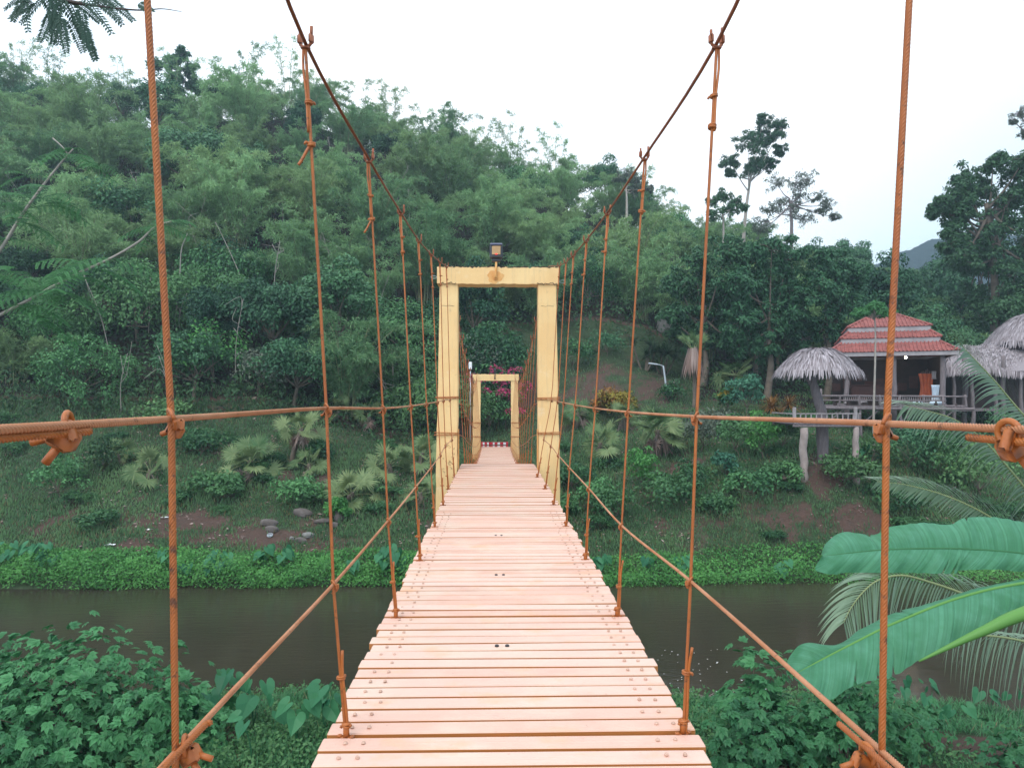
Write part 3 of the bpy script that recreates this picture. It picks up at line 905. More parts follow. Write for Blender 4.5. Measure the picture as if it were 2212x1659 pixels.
G["coco"] = leaf_mat("coconut_leaflets", (0.095, 0.165, 0.095), (0.22, 0.31, 0.19), .4, .2, obj_amt=.2, wet=.6)
G["rachis"] = leaf_mat("green_stalk", (0.20, 0.24, 0.11), (0.28, 0.32, 0.15), .5, .1, obj_amt=.1)
G["yucca"] = leaf_mat("sword_leaves", (0.018, 0.050, 0.022), (0.06, 0.12, 0.05), .4, .1, obj_amt=.3)
G["orange"] = leaf_mat("orange_leaves", (0.16, 0.10, 0.03), (0.36, 0.17, 0.05), .5, .2, obj_amt=.2)
G["gold"] = leaf_mat("golden_leaves", (0.10, 0.11, 0.02), (0.42, 0.31, 0.05), .5, .25, obj_amt=.2)
G["teal"] = leaf_mat("blue_green_leaves", (0.045, 0.15, 0.095), (0.09, 0.25, 0.15), .5, .25, obj_amt=.2)
G["pink"] = leaf_mat("pink_flowers", (0.34, 0.03, 0.10), (0.58, 0.07, 0.20), .6, .3, obj_amt=.1)
G["sparse"] = leaf_mat("grey_green_leaves", (0.07, 0.10, 0.075), (0.15, 0.18, 0.13), .6, .2, obj_amt=.3)
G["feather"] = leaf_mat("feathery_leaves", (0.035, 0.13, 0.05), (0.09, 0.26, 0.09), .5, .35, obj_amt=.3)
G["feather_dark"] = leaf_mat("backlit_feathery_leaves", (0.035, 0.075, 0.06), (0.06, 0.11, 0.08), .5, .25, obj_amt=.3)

rg = np.random.default_rng(11)
def rdir(n, r=None):
    r = r or rg
    return norm((r or rg).normal(size=(n, 3)))

def blob_leaves(mb, c, rad, n, L, W, flat=.75, up=.35, hang=.5, m=0, hi=False, t0=.5, r=None, shell=(.55, 1.08)):
    r = r or rg
    c = np.array(c, float)
    o = rdir(n, r); o[:, 2] = np.where((o[:, 2] < -.35) & (r.random(n) < .7), -o[:, 2], o[:, 2])
    rr = rad * r.uniform(*shell, n) ** .8
    P = c + o * rr[:, None] * np.array([1, 1, flat])
    Nn = norm(o * .7 + np.array([0, 0, up]) + r.normal(size=(n, 3)) * .45)
    D = norm(np.cross(Nn, rdir(n, r)) + o * .35 + np.array([0, 0, -hang]))
    LL = L * r.uniform(.6, 1.3, n)
    mb.leaves(P, D, Nn, LL, LL * W, m, np.clip(t0 + r.normal(0, .16, n), 0, 1), .15, hi=hi)

def crown(mb, R_, H, n_blobs, per, L, W=.55, base=0.0, r=None, flat=.7, br=.30, top=None, hi=False, core=.25):
    """crown of leaf clumps over an ellipsoid volume, uneven outline"""
    r = r or rg
    cs = []
    for k in range(n_blobs):
        o = rdir(1, r)[0]
        if o[2] < -.45: o[2] *= -.6
        rr = r.uniform(core, 1.0) ** .6
        c = np.array([o[0] * R_ * rr, o[1] * R_ * rr, base + H * .5 + o[2] * H * .5 * rr])
        b = R_ * br * r.uniform(.6, 1.25)
        blob_leaves(mb, c, b, int(per * (b / (R_ * br)) ** 2), L, W, flat, t0=.45 + r.normal(0, .2), r=r, hi=hi)
        cs.append(c)
    return cs

def limbs(mb, top_pts, base=(0, 0, 0), fork=.35, r0=.2, r=None, n=9, bend=.25):
    r = r or rg
    base = np.array(base, float)
    cen = np.mean(top_pts, 0)
    fk = base + (cen - base) * fork; fk += r.normal(0, .15, 3) * np.array([1, 1, 0])
    mb.tube(smooth_path([base - [0, 0, .3], (base + fk) / 2 + r.normal(0, bend * .4, 3) * [1, 1, 0], fk], 5), np.linspace(r0, r0 * .7, 11), 8)
    pick = r.permutation(len(top_pts))[:n]
    for k in pick:
        e = top_pts[k]; md = (fk + e) / 2 + r.normal(0, bend, 3)
        mb.tube(smooth_path([fk, md, e], 4), np.linspace(r0 * .5, r0 * .08, 9), 5)

def proto_tree(seed, R_, H, trunk_h, nb, per, L, mat, bark, flat=.7, br=.30, r0=.18):
    r = np.random.default_rng(seed)
    cm = MB(); cs = crown(cm, R_, H, nb, per, L, base=trunk_h, r=r, flat=flat, br=br)
    tm = MB(); limbs(tm, cs, fork=.45, r0=r0, r=r)
    return cm, tm, mat, bark

def proto_bamboo(seed, H, n_culm, spread, dens=1.0, arch=.35):
    r = np.random.default_rng(seed)
    cm, tm = MB(), MB()
    for k in range(n_culm):
        a = r.uniform(0, 2 * math.pi); rr = .7 * math.sqrt(r.random())
        b = np.array([math.cos(a) * rr, math.sin(a) * rr, -.3])
        h = H * r.uniform(.6, 1.05); ln = spread * r.uniform(.25, 1.1)
        a2 = a + r.normal(0, .5)
        out = np.array([math.cos(a2), math.sin(a2), 0])
        t = np.linspace(0, 1, 14)
        P = b + out * (ln * t ** 2.0)[:, None] + np.array([0, 0, 1.0]) * (h * (t - arch * t ** 4))[:, None]
        tm.tube(P, np.linspace(.045, .008, 14), 5)
        # leafy sprays at the nodes
        tt = r.uniform(.22, 1.0, int(26 * dens)) ** .9
        Q = np.stack([np.interp(tt, t, P[:, i]) for i in range(3)], 1)
        for q, tq in zip(Q, tt):
            m_ = 15
            ax = norm(np.array([r.normal(), r.normal(), .95]) + out * .5)
            Ls = (1.15 - .55 * tq) * r.uniform(.6, 1.2)
            s = r.random(m_)
            pp = q + ax * (s * Ls)[:, None] - np.array([0, 0, 1.0]) * (s ** 2 * Ls * .55)[:, None] + r.normal(0, .07, (m_, 3))
            D = norm(ax * .8 + r.normal(0, .55, (m_, 3)) + np.array([0, 0, -.45]))
            Nn = norm(r.normal(0, .5, (m_, 3)) + np.array([0, 0, 1.0]))
            LL = r.uniform(.22, .42, m_)
            cm.leaves(pp, D, Nn, LL, LL * .20, 0, np.clip(.5 + r.normal(0, .17, m_) + .12 * (tq - .5), 0, 1), .2)
    return cm, tm

def make_thing(name, parts, label="x y z w", cat="tree", group=None):
    """parts: (name, MB, material, smooth)"""
    o = empty(name, label=label, cat=cat, group=group)
    for nm, mb, mt, sm in parts: mb.build(nm, mt, o, sm)
    return o

protos = {}
for k in range(5):
    cm, tm = proto_bamboo(100 + k, [9, 10.5, 8, 11, 7][k], [30, 34, 26, 36, 24][k], [3.4, 4.2, 3.0, 4.6, 3.4][k], arch=[.3, .38, .3, .42, .35][k])
    protos["bamboo", k] = make_thing("bamboo_clump", [("foliage", cm, G["bamboo"], False), ("culms", tm, M["culm"], True)])
for k in range(5):
    cm, tm, _, _ = proto_tree(200 + k, [3.2, 2.8, 3.6, 3.0, 2.4][k], [5.0, 6.0, 4.6, 7.0, 5][k], [1.6, 1.8, 1.2, 2.2, 1.2][k], [40, 42, 48, 46, 34][k], 170, .26, None, None)
    protos["tree", k] = make_thing("forest_tree", [("crown", cm, G["forest"], False), ("trunk", tm, M["bark"], True)])
for k in range(4):   # vine-smothered mounds
    r = np.random.default_rng(300 + k)
    cm, tm = MB(), MB()
    cs = crown(cm, [2.8, 3.4, 2.4, 3.0][k], [3.6, 3.2, 4.4, 5.0][k], 44, 190, .19, base=-.4, r=r, flat=.85, br=.27, core=.55)
    for q in range(26):      # hanging runners
        a = r.uniform(0, 6.28); rr = [2.8, 3.4, 2.4, 3.0][k] * r.uniform(.8, 1.05)
        c0 = np.array([math.cos(a) * rr, math.sin(a) * rr, r.uniform(1.0, 3.2)])
        n_ = 26; s = r.random(n_)
        cm.leaves(c0 - np.array([0, 0, 1.0]) * (s * 1.3)[:, None] + r.normal(0, .07, (n_, 3)), r.normal(0, .4, (n_, 3)) + [0, 0, -1], norm(np.array([math.cos(a), math.sin(a), .3]) + r.normal(0, .3, (n_, 3))), r.uniform(.12, .24, n_), .12, 0, np.clip(.55 + r.normal(0, .15, n_), 0, 1))
    limbs(tm, cs, fork=.4, r0=.12, r=r)
    protos["vine", k] = make_thing("vine_covered_tree", [("foliage", cm, G["vine"], False), ("trunk", tm, M["bark"], True)])
for k in range(5):   # small shrubs of the banks
    r = np.random.default_rng(400 + k)
    cm, tm = MB(), MB()
    cs = crown(cm, .8, [1.1, .8, 1.3, .9, 1.1][k], 20, 60, .15, .6, base=.05, r=r, flat=.8, br=.36)
    limbs(tm, cs, fork=.3, r0=.03, r=r, bend=.06)
    protos["shrub", k] = make_thing("leafy_shrub", [("leaves", cm, G["shrub"], False), ("stems", tm, M["bark"], True)])

used = set()
placed = []          # (object, kind, px, row)
def place(key, x, y, s=1.0, rz=None, z=None, sz=None, sink=0.0, r=None):
    r = r or rg
    p = protos[key]
    o = p if key not in used else copy_tree(p)
    used.add(key)
    o.location = (x, y, (gz(x, y) if z is None else z) - sink)
    o.rotation_euler = (r.normal(0, .04), r.normal(0, .04), r.uniform(0, 6.283) if rz is None else rz)
    o.scale = (s, s, s if sz is None else sz)
    return o
def pxof(o):
    v = o.location - Vector((0, 0, EYE)); v = CM.transposed() @ v
    return 1106 + 1600 * v.x / -v.z, 829.5 - 1600 * v.y / -v.z

# ---------------------------------------------------------------- the wooded hillside
for k in range(2):
    cm, tm = proto_bamboo(150 + k, 11 + k, 5, 2.2, dens=.75, arch=.34)
    protos["tips", k] = make_thing("slender_bamboo", [("foliage", cm, G["bamboo"], False), ("culms", tm, M["culm"], True)])
rows = [43.5, 46.5, 50, 54, 58.5, 63.5, 69, 75, 81.5, 88, 95, 104]
rf = np.random.default_rng(21)
forest = []
def blocked(u, y):
    if abs(u) < .05 and y < 49: return True
    if .05 <= u < .30 and y < 61 - 3 * abs(u - .18) * 10: return True        # lawn and bare slope
    if .26 <= u < .36 and y < 50: return True
    if u >= .36 and y < 55: return True               # houses
    return False
for ri, Y in enumerate(rows):
    step = 4.0 + .012 * Y
    x = -.80 * Y + rf.uniform(0, step)
    while x < .84 * Y:
        yy_ = Y + rf.uniform(-1.6, 1.6); xx_ = x + rf.uniform(-1.2, 1.2)
        u = xx_ / yy_
        x += step * rf.uniform(.85, 1.2)
        if blocked(u, yy_) or (Y > 100 and not (-.15 < u < .42)): continue
        q = rf.random()
        if Y > 60 and u < .30: kind = "bamboo" if q < .78 else ("tree" if q < .92 else "vine")
        elif Y > 52 and u < .30: kind = "bamboo" if q < .58 else ("tree" if q < .74 else "vine")
        elif u < .30: kind = "vine" if q < .55 else ("tree" if q < .88 else "bamboo")
        else: kind = "bamboo" if q < (.45 if Y > 66 else .15) else "tree"
        s = {"bamboo": rf.uniform(.78, 1.14), "tree": rf.uniform(.7, 1.15), "vine": rf.uniform(.75, 1.25)}[kind]
        if Y < 48: s *= .85
        k = int(rf.integers(0, 4 if kind == "vine" else 5))
        forest.append((kind, k, xx_, yy_, s, ri))
print("forest", len(forest))
rec = []
for (kind, k, x, y, s, ri) in forest:
    o = place((kind, k), x, y, s, sink=.25, r=rf, sz=s * rf.uniform(.85, 1.15))
    rec.append((o, kind, ri))
ROWN = ["at the very foot of the hillside", "in the second row of the slope", "on the lower slope", "just above the lower slope", "below the middle of the slope", "in the middle of the slope",
        "above the middle of the slope", "on the upper slope", "high on the upper slope", "just under the ridge", "on the skyline of the ridge", "just behind the ridge"]
NTH = ["first", "second", "third", "fourth", "fifth", "sixth", "seventh", "eighth", "ninth", "tenth", "eleventh", "twelfth", "thirteenth", "fourteenth", "fifteenth", "sixteenth", "seventeenth", "eighteenth", "nineteenth", "twentieth"] + ["twenty-" + w for w in ("first", "second", "third", "fourth", "fifth", "sixth", "seventh", "eighth", "ninth")]
KIN = {"bamboo": ("feathery bamboo clump", "bamboo", "bamboo clumps on the hillside"), "tree": ("dark leafy tree", "tree", "broadleaf trees on the hillside"), "vine": ("tree smothered in vines", "tree", "vine-covered trees on the hillside")}
for kind in KIN:
    for ri in range(len(rows)):
        L_ = sorted([o for (o, kd, r_) in rec if kd == kind and r_ == ri], key=lambda o: pxof(o)[0])
        for i_, o in enumerate(L_):
            tag(o, "%s %s, %s from the left" % (KIN[kind][0], ROWN[ri], NTH[min(i_, 28)]), KIN[kind][1], KIN[kind][2])

rt = np.random.default_rng(88); tl = []
for k in range(20):
    u = -.68 + k * .048 + rt.uniform(-.02, .02); y = rt.uniform(88, 95)
    o = place(("tips", int(rt.integers(0, 2))), u * y, y, rt.uniform(.85, 1.15), sink=-1.2, r=rt); tl.append(o)
for i_, o in enumerate(sorted(tl, key=lambda o: pxof(o)[0])): tag(o, "slender bamboo stems nodding above the ridge, %s from the left" % NTH[i_], "bamboo", "slender bamboos above the ridge")
# undergrowth between the trees: one mass of leaves over the slope
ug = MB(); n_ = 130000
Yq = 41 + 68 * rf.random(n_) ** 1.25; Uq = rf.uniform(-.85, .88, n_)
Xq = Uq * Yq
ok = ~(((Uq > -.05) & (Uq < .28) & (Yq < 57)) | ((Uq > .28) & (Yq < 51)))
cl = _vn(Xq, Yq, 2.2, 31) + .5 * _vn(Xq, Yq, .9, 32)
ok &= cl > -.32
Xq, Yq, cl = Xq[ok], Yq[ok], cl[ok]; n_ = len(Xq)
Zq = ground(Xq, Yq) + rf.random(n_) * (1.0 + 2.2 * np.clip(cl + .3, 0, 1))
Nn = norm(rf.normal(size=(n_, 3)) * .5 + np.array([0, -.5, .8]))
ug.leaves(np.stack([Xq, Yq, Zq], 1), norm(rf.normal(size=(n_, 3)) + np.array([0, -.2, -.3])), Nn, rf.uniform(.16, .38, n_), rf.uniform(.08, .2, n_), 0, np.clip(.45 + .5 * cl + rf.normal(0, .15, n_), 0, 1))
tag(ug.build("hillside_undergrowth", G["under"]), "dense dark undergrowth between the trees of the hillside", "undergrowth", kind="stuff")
# ================================================================ PLANTS OF THE BANKS
def strips(mb, P, D, Nn, L, W, droop=.5, segs=4, m=0, t=.5, taper=1.0):
    """curved narrow leaf blades, drooping with length"""
    n = len(P); D = norm(D); S = norm(np.cross(D, Nn)); L = np.broadcast_to(L, (n,)); W = np.broadcast_to(W, (n,)); t = np.broadcast_to(t, (n,))
    droop = np.broadcast_to(droop, (n,))
    q = np.linspace(0, 1, segs + 1)
    C = P[:, None] + D[:, None] * (L[:, None] * q)[..., None] - np.array([0, 0, 1.0]) * (L[:, None] * droop[:, None] * q ** 2)[..., None]
    w = W[:, None] * .5 * np.clip(1.15 - q ** 1.6 * 1.13 * taper, .03, 1) * np.minimum(1, .45 + q * 3)
    A = C + S[:, None] * w[..., None]; B = C - S[:, None] * w[..., None]
    V = np.stack([A, B], 2).reshape(n, -1, 3)
    k = np.arange(segs) * 2
    F = np.stack([k, k + 2, k + 3, k + 1], -1)
    F = (np.arange(n)[:, None, None] * (segs + 1) * 2 + F[None]).reshape(-1, 4)
    mb.add(V.reshape(-1, 3), F, m, np.repeat(t, (segs + 1) * 2))

def fan_leaf(mb, P, D, N, L, r, m=0, t=.5, n=26):
    D = norm(np.array(D)[None])[0]; S = norm(np.cross(D, N)[None])[0]; N = np.cross(S, D)
    a = np.linspace(-2.35, 2.35, n) + r.normal(0, .04, n)
    dd = np.cos(a)[:, None] * D + np.sin(a)[:, None] * S + N * .12
    LL = L * (1 - .18 * (np.abs(a) / 2.35) ** 2) * r.uniform(.85, 1.05, n)
    nn = np.broadcast_to(N, (n, 3)) + (np.arange(n) % 2 - .5)[:, None] * S * .7
    strips(mb, np.repeat(np.array(P)[None], n, 0), dd, nn, LL, L * .125, r.uniform(.04, .24), 4, m, np.clip(t + r.normal(0, .12, n), 0, 1))

def fan_palm(px, py, seed, s=1.0, trunk=.4, n=12, dead=4, tone=.55, label="", lean=0.0, dead_cat=None, L=.66):
    r = np.random.default_rng(seed)
    g = hit(px, py)
    o = empty("fan_palm", g, label=label, cat="palm", group="fan palms on the far bank")
    f, dd, tk = MB(), MB(), MB()
    top = np.array([lean, 0, trunk])
    tk.tube(smooth_path([(0, 0, -.3), (lean * .4, 0, trunk * .5), top, top + [0, 0, .15]], 4), np.linspace(.13, .10, 13) * s, 8)
    for k in range(n):
        a = k * 2.4 + r.normal(0, .3); el = np.interp(k, [0, n - 1], [1.15, -.25]) + r.normal(0, .12)
        d = np.array([math.cos(a) * math.cos(el), math.sin(a) * math.cos(el), math.sin(el)])
        Lp = r.uniform(.55, .95) * s
        tip = top + d * Lp - np.array([0, 0, .10 * Lp])
        f.tube(smooth_path([top, top + d * Lp * .55 + [0, 0, .03], tip], 3), .014 * s, 4, m=1, t=.5)
        dn = norm((d + np.array([0, 0, -.35]))[None])[0]
        nn = np.array([-d[0] * .6, -d[1] * .6 - .5, .6]) + r.normal(0, .35, 3)
        fan_leaf(f, tip, dn, nn, L * s * r.uniform(.85, 1.15), r, 0, np.clip(tone + r.normal(0, .17), 0, 1))
    f.build("leaves", [G["palm"], G["rachis"]], o)
    for k in range(dead):
        a = r.uniform(0, 6.28)
        d = np.array([math.cos(a) * .6, math.sin(a) * .6 - .25, -.75])
        P = top + d * .55 * s
        dd.tube(np.array([top, top + d * .3 * s, P]), .012 * s, 4, m=0)
        fan_leaf(dd, P, d + np.array([0, 0, -.8]), np.array([-d[0], -d[1] - .6, .1]), .55 * s, r, 0, np.clip(r.normal(.55, .25), 0, 1), 16)
    if dead: dd.build("dead_leaves", G["dead"], o)["label"] = "dry brown hanging leaves"
    tk.build("trunk", M["bark"], o, True)
    return o

FP = [(262, 1000, .9, .3, 8, 3, .55, "fan palm at the left edge of the far bank beside a leafy bush"),
 (318, 1035, 1.05, .3, 12, 5, .6, "pale fan palm with dead brown leaves just left of the leftmost vertical rope"),
 (545, 1030, 1.15, .6, 14, 3, .55, "wide green fan palm at the left of the big palm cluster"),
 (628, 1000, 1.0, 1.55, 11, 6, .8, "tallest yellowish fan palm, on a leaning trunk in the palm cluster"),
 (672, 1022, .85, .3, 9, 5, .5, "small fan palm with dry leaves in front of the tallest palm"),
 (752, 1085, 1.15, .3, 12, 2, .65, "low fan palm lowest on the slope, behind the second rope on the left"),
 (845, 1030, 1.05, .5, 11, 3, .7, "fan palm between the third and fourth ropes on the left"),
 (905, 1020, 1.0, .8, 11, 2, .5, "green fan palm right beside the left column of the near tower"),
 (912, 1085, .9, .3, 9, 6, .45, "fan palm with grey dry leaves low beside the left column"),
 (728, 905, .9, .5, 8, 3, .7, "yellow-green fan palm higher up behind the upper handrail on the left"),
 (800, 925, 1.0, .7, 10, 7, .75, "fan palm with whitish hanging dead leaves behind the left handrail"),
 (1290, 1000, 1.1, .9, 13, 4, .45, "fan palm with brown hanging leaves right of the near tower"),
 (1425, 985, 1.25, 1.2, 16, 8, .5, "large fan palm with a skirt of pinkish dead leaves between the ropes on the right"),
 (1245, 925, 1.0, .8, 10, 2, .35, "dark fan palm close behind the right handrail near the tower"),
 (1350, 930, .9, .7, 10, 2, .7, "light green fan palm under the yellow bush"),
 (1585, 850, 1.2, 1.2, 12, 1, .35, "fan palm at the edge of the lawn below the big dark tree")]
for i_, a_ in enumerate(FP):
    fan_palm(a_[0], a_[1], 500 + i_, a_[2], a_[3], a_[4], a_[5], a_[6], a_[7], lean=.5 if i_ == 3 else (.15 if i_ % 2 else -.1))

# palm wrapped in its own bundle of hanging dead leaves, by the street lamp
r_ = np.random.default_rng(77)
g = hit(1497, 880)
o = empty("wrapped_palm", g, label="palm wrapped in a hanging bundle of dry leaves beside the white street lamp", cat="palm")
hgt = (880 - 800) / 1600 * g.y
tb, db, lb = MB(), MB(), MB()
tb.tube(smooth_path([(.05, 0, -.3), (.1, 0, hgt * .5), (0, 0, hgt + .9)], 5), .12, 8); tb.build("trunk", M["bark"], o, True)
n_ = 260; a = r_.uniform(0, 6.28, n_)
P = np.stack([np.cos(a) * .28, np.sin(a) * .28, hgt + 1.25 + r_.normal(0, .10, n_)], 1)
strips(db, P, np.stack([np.cos(a) * .28, np.sin(a) * .28, -1 + 0 * a], 1), np.stack([np.cos(a), np.sin(a), .2 + 0 * a], 1), r_.uniform(1.1, 1.9, n_), .10, 0, 4, 0, r_.uniform(.15, .9, n_))
db.build("dead_leaf_skirt", G["dead"], o)
for k in range(7):
    d = norm(np.array([[math.cos(k * .9), math.sin(k * .9), 1.3]]))[0]
    tip = np.array([0, 0, hgt + 1.2]) + d * .9
    lb.tube(np.array([[0, 0, hgt + 1.2], tip]), .02, 4, m=1); fan_leaf(lb, tip, d + [0, 0, -.2], [-d[0], -.6, .8], .7, r_, 0, .3)
lb.build("leaves", [G["palm"], G["rachis"]], o)

def rosette(name, g, n, L, W, mat, seed, heads=1, label="", cat="plant", stem=0.0, droop=.35, spread=.5, group=None):
    r = np.random.default_rng(seed)
    o = empty(name, g, label=label, cat=cat, group=group)
    lv, st = MB(), MB()
    for h in range(heads):
        c = np.array([r.normal(0, spread), r.normal(0, spread * .6), stem * r.uniform(.5, 1.1)]) if heads > 1 else np.array([0, 0, stem])
        st.tube(smooth_path([(c[0] * .2, c[1] * .2, -.2), (c[0] * .7, c[1] * .7, c[2] * .5), c], 3), .07, 6)
        a = r.uniform(0, 6.28, n); el = r.uniform(-.35, 1.35, n)
        D = np.stack([np.cos(a) * np.cos(el), np.sin(a) * np.cos(el), np.sin(el)], 1)
        strips(lv, np.repeat(c[None], n, 0), D, np.array([0, 0, 1.0]) + D * .3 + r.normal(0, .1, (n, 3)), L * r.uniform(.7, 1.1, n), W, droop, 4, 0, np.clip(r.normal(.5, .2, n), 0, 1))
    lv.build("leaves", mat, o); st.build("stem", M["bark"], o, True)
    return o
rosette("yucca", hit(1392, 800), 70, 1.35, .07, G["yucca"], 1, 4, "dark spiky yucca with several heads at the edge of the lawn", "yucca", 1.7, spread=.7)
rosette("yucca", hit(1432, 808), 70, 1.5, .08, G["yucca"], 2, 5, "taller spiky yucca touching the big dark tree", "yucca", 1.5, spread=.7)
rosette("bromeliad", hit(1668, 893), 90, 1.3, .06, G["orange"], 3, 3, "orange and rust coloured spiky bush left of the treehouse", "bush", .5, spread=.4)

def bush(px, py, w, h, mat, seed, name="leafy_bush", label="", leaf=.16, per=70, nb=22, cat="bush", group=None, flower=None, dz=0, lo=9.0):
    """rounded bush: its foot stands at the pixel, w and h in metres"""
    r = np.random.default_rng(seed)
    g = hit(px, py, lo)
    o = empty(name, g, label=label, cat=cat, group=group)
    cm, tm = MB(), MB()
    cs = crown(cm, w / 2, h, nb, per, leaf, .6, base=0.0, r=r, flat=.85, br=.34)
    limbs(tm, cs, fork=.25, r0=.035, r=r, bend=.08)
    lv = cm.build("leaves", G[mat], o); tm.build("stems", M["bark"], o, True)
    if flower:
        f = MB()
        for c in r.permutation(len(cs))[:max(3, len(cs) // 2)]:
            if cs[c][1] < .25 * w: blob_leaves(f, cs[c] + np.array([0, -w * .06, h * .04]), w * .13, 85, leaf * .75, .8, r=r)
        tag(f.build("flowers", G[flower], o), kind="stuff")
    return o
bush(1335, 905, 2.6, 1.9, "gold", 40, label="golden yellow croton bush behind the right handrail", name="croton_bush", leaf=.2)
bush(1322, 900, 2.0, 1.7, "orange", 41, label="brown leaved bush touching the left of the golden croton", name="croton_bush", leaf=.2)
bush(1612, 895, 2.3, 2.6, "teal", 42, label="upright blue-green feathery bush between yellow flowers and orange bromeliad", leaf=.2)
bush(1572, 890, 1.3, 1.6, "shrub", 43, label="green shrub with yellow flowers left of the blue-green bush", flower="gold")
for i_, (px, py, w, h, sd_) in enumerate(((1075, 905, 4.5, 3.4, 50), (1050, 935, 3.5, 2.6, 51), (1092, 925, 2.6, 3.0, 52), (1003, 905, 3.0, 3.0, 53))):
    bush(px, py, w, h, "vine", sd_, label=["bougainvillea covered in magenta flowers seen through the far tower", "low dark bush under the magenta flowers behind the far tower", "slender flowering bush at the right inside the far tower", "pink flowering bush left of the far tower"][i_],
         name="bougainvillea" if i_ != 1 else "leafy_bush", flower="pink" if i_ != 1 else None, leaf=.2)

SB = [(1010, 870, 5.0, 5.2, "sparse", "pale grey-green weeping tree seen between the near and far towers"), (455, 845, 4.5, 3.8, "strip", "bright green vine heap at the forest foot between the first two ropes"), (90, 800, 5.0, 5.0, "shrub", "tall bright leafy mass at the left edge above the handrail"), (560, 860, 4.0, 3.0, "sparse", "dull grey-green shrub at the forest foot above the palm cluster"), (130, 1080, 2.3, 2.0, "vine", "round bright bush on the left of the bank below the handrail"), (215, 1020, 2.4, 1.6, "under", "dull bush right of the round bright bush"), (430, 985, 3.2, 1.3, "shrub", "low wide bush left of the big palm cluster"),
 (470, 1060, 2.6, .7, "shrub", "flat green weeds below the big palm cluster"), (690, 1000, 1.3, 1.2, "shrub", "small bush right of the tallest palm"), (640, 1080, 2.4, .9, "vine", "low leafy patch under the palm cluster"),
 (1005, 905, 2.6, 2.2, "forest", "dark bush behind the left ropes of the main span"), (730, 1120, 1.0, .9, "strip", "small yellow-green shrub by the second rope on the left"), (350, 930, 3.0, 1.6, "vine", "bush at the foot of the forest above the left handrail"),
 (1240, 1060, 2.0, 1.5, "shrub", "light green bush just right of the near tower"), (1275, 1100, 2.2, 1.3, "vine", "bush behind the fourth rope on the right"), (1330, 1120, 2.4, 1.4, "shrub", "vine tangle behind the third rope on the right"),
 (1390, 1060, 1.5, 2.2, "strip", "tall bright climber in front of the large fan palm"), (1440, 1090, 3.0, 1.3, "shrub", "broad low bush below the dead palm leaves"), (1500, 1060, 2.4, 1.2, "shrub", "bush with rounded light leaves behind the second rope on the right"),
 (1560, 1035, 1.1, 1.5, "teal", "small upright plant with drooping leaves alone on the right slope"), (1600, 985, 2.4, 2.0, "vine", "bush with yellowish tips left of the stilts"), (1650, 990, 1.8, 2.2, "strip", "bright leafy bush next to the left stilt of the treehouse"),
 (1690, 975, 1.8, 1.8, "forest", "dark bush with white flowers at the left stilt"), (1510, 975, 2.2, 1.7, "sparse", "greyish bush behind the upper right handrail"), (1620, 1075, 3.0, 1.2, "vine", "low spreading bush on the slope left of the red path"),
 (1700, 1040, 1.8, .8, "vine", "leafy weeds left of the red soil path"), (1830, 1050, 2.6, 1.3, "vine", "bush right of the red soil path"), (1880, 1010, 2.4, 1.4, "vine", "dense bush right of the right stilt"),
 (1960, 1010, 3.4, 2.2, "forest", "dark bush under the coconut frond on the right"), (2040, 1040, 3.0, 2.2, "shrub", "bush below the pavilion veranda"), (2120, 1080, 3.6, 2.4, "vine", "bush at the far right behind the coconut fronds"), (2190, 1020, 3.6, 3.0, "forest", "dark bush at the right edge below the thatched house"),
 (1940, 1100, 2.6, 1.1, "shrub", "low bush on the bank below the dark bush"), (1215, 1120, 1.4, 1.0, "shrub", "small bush at the foot of the near tower's right column"), (1460, 870, 2.2, 1.3, "vine", "bush at the foot of the street lamp"), (1240, 800, 3.4, 2.2, "vine", "bright bush on the lawn right of the near tower"),
 (1310, 770, 3.0, 1.8, "forest", "dark bush at the upper edge of the bare slope"), (1470, 745, 2.5, 1.5, "shrub", "bush at the top of the lawn near the pale rock"), (1545, 935, 3.0, 1.2, "sparse", "dry dark shrub row behind the upper right handrail")]
for i_, (px, py, w, h, mt, lb_) in enumerate(SB):
    bush(px, py, w, h, mt, 600 + i_, label=lb_, leaf=.15 if w < 2.5 else .18, per=60, flower="whitef" if False else None)

# litte shrubs scattered over both flanks of the far bank
rs = np.random.default_rng(61); sp = []
for k in range(70):
    px = rs.uniform(-60, 2270); py = rs.uniform(905, 1175)
    if 930 < px < 1215: continue
    g = hit(px, py)
    if soil(np.array([g.x]), np.array([g.y]))[0] > .5: continue
    s = rs.uniform(.45, 1.0)
    o = place(("shrub", int(rs.integers(0, 5))), g.x, g.y, s, sink=.05, r=rs, sz=s * rs.uniform(.5, .95))
    sp.append((o, px, py))
sp.sort(key=lambda q: q[1])
for sid, nm in ((0, "left"), (1, "right")):
    for lv, (a_, b_, wd) in enumerate(((0, 985, "top"), (985, 1080, "middle"), (1080, 1300, "bottom"))):
        q = [o for (o, px, py) in sp if (px > 1070) == bool(sid) and a_ <= py < b_]
        for i_, o in enumerate(q):
            tag(o, "small shrub at the %s of the bank %s of the bridge, %s from the left" % (wd, nm, NTH[i_]), "shrub", "small shrubs scattered over the far bank")

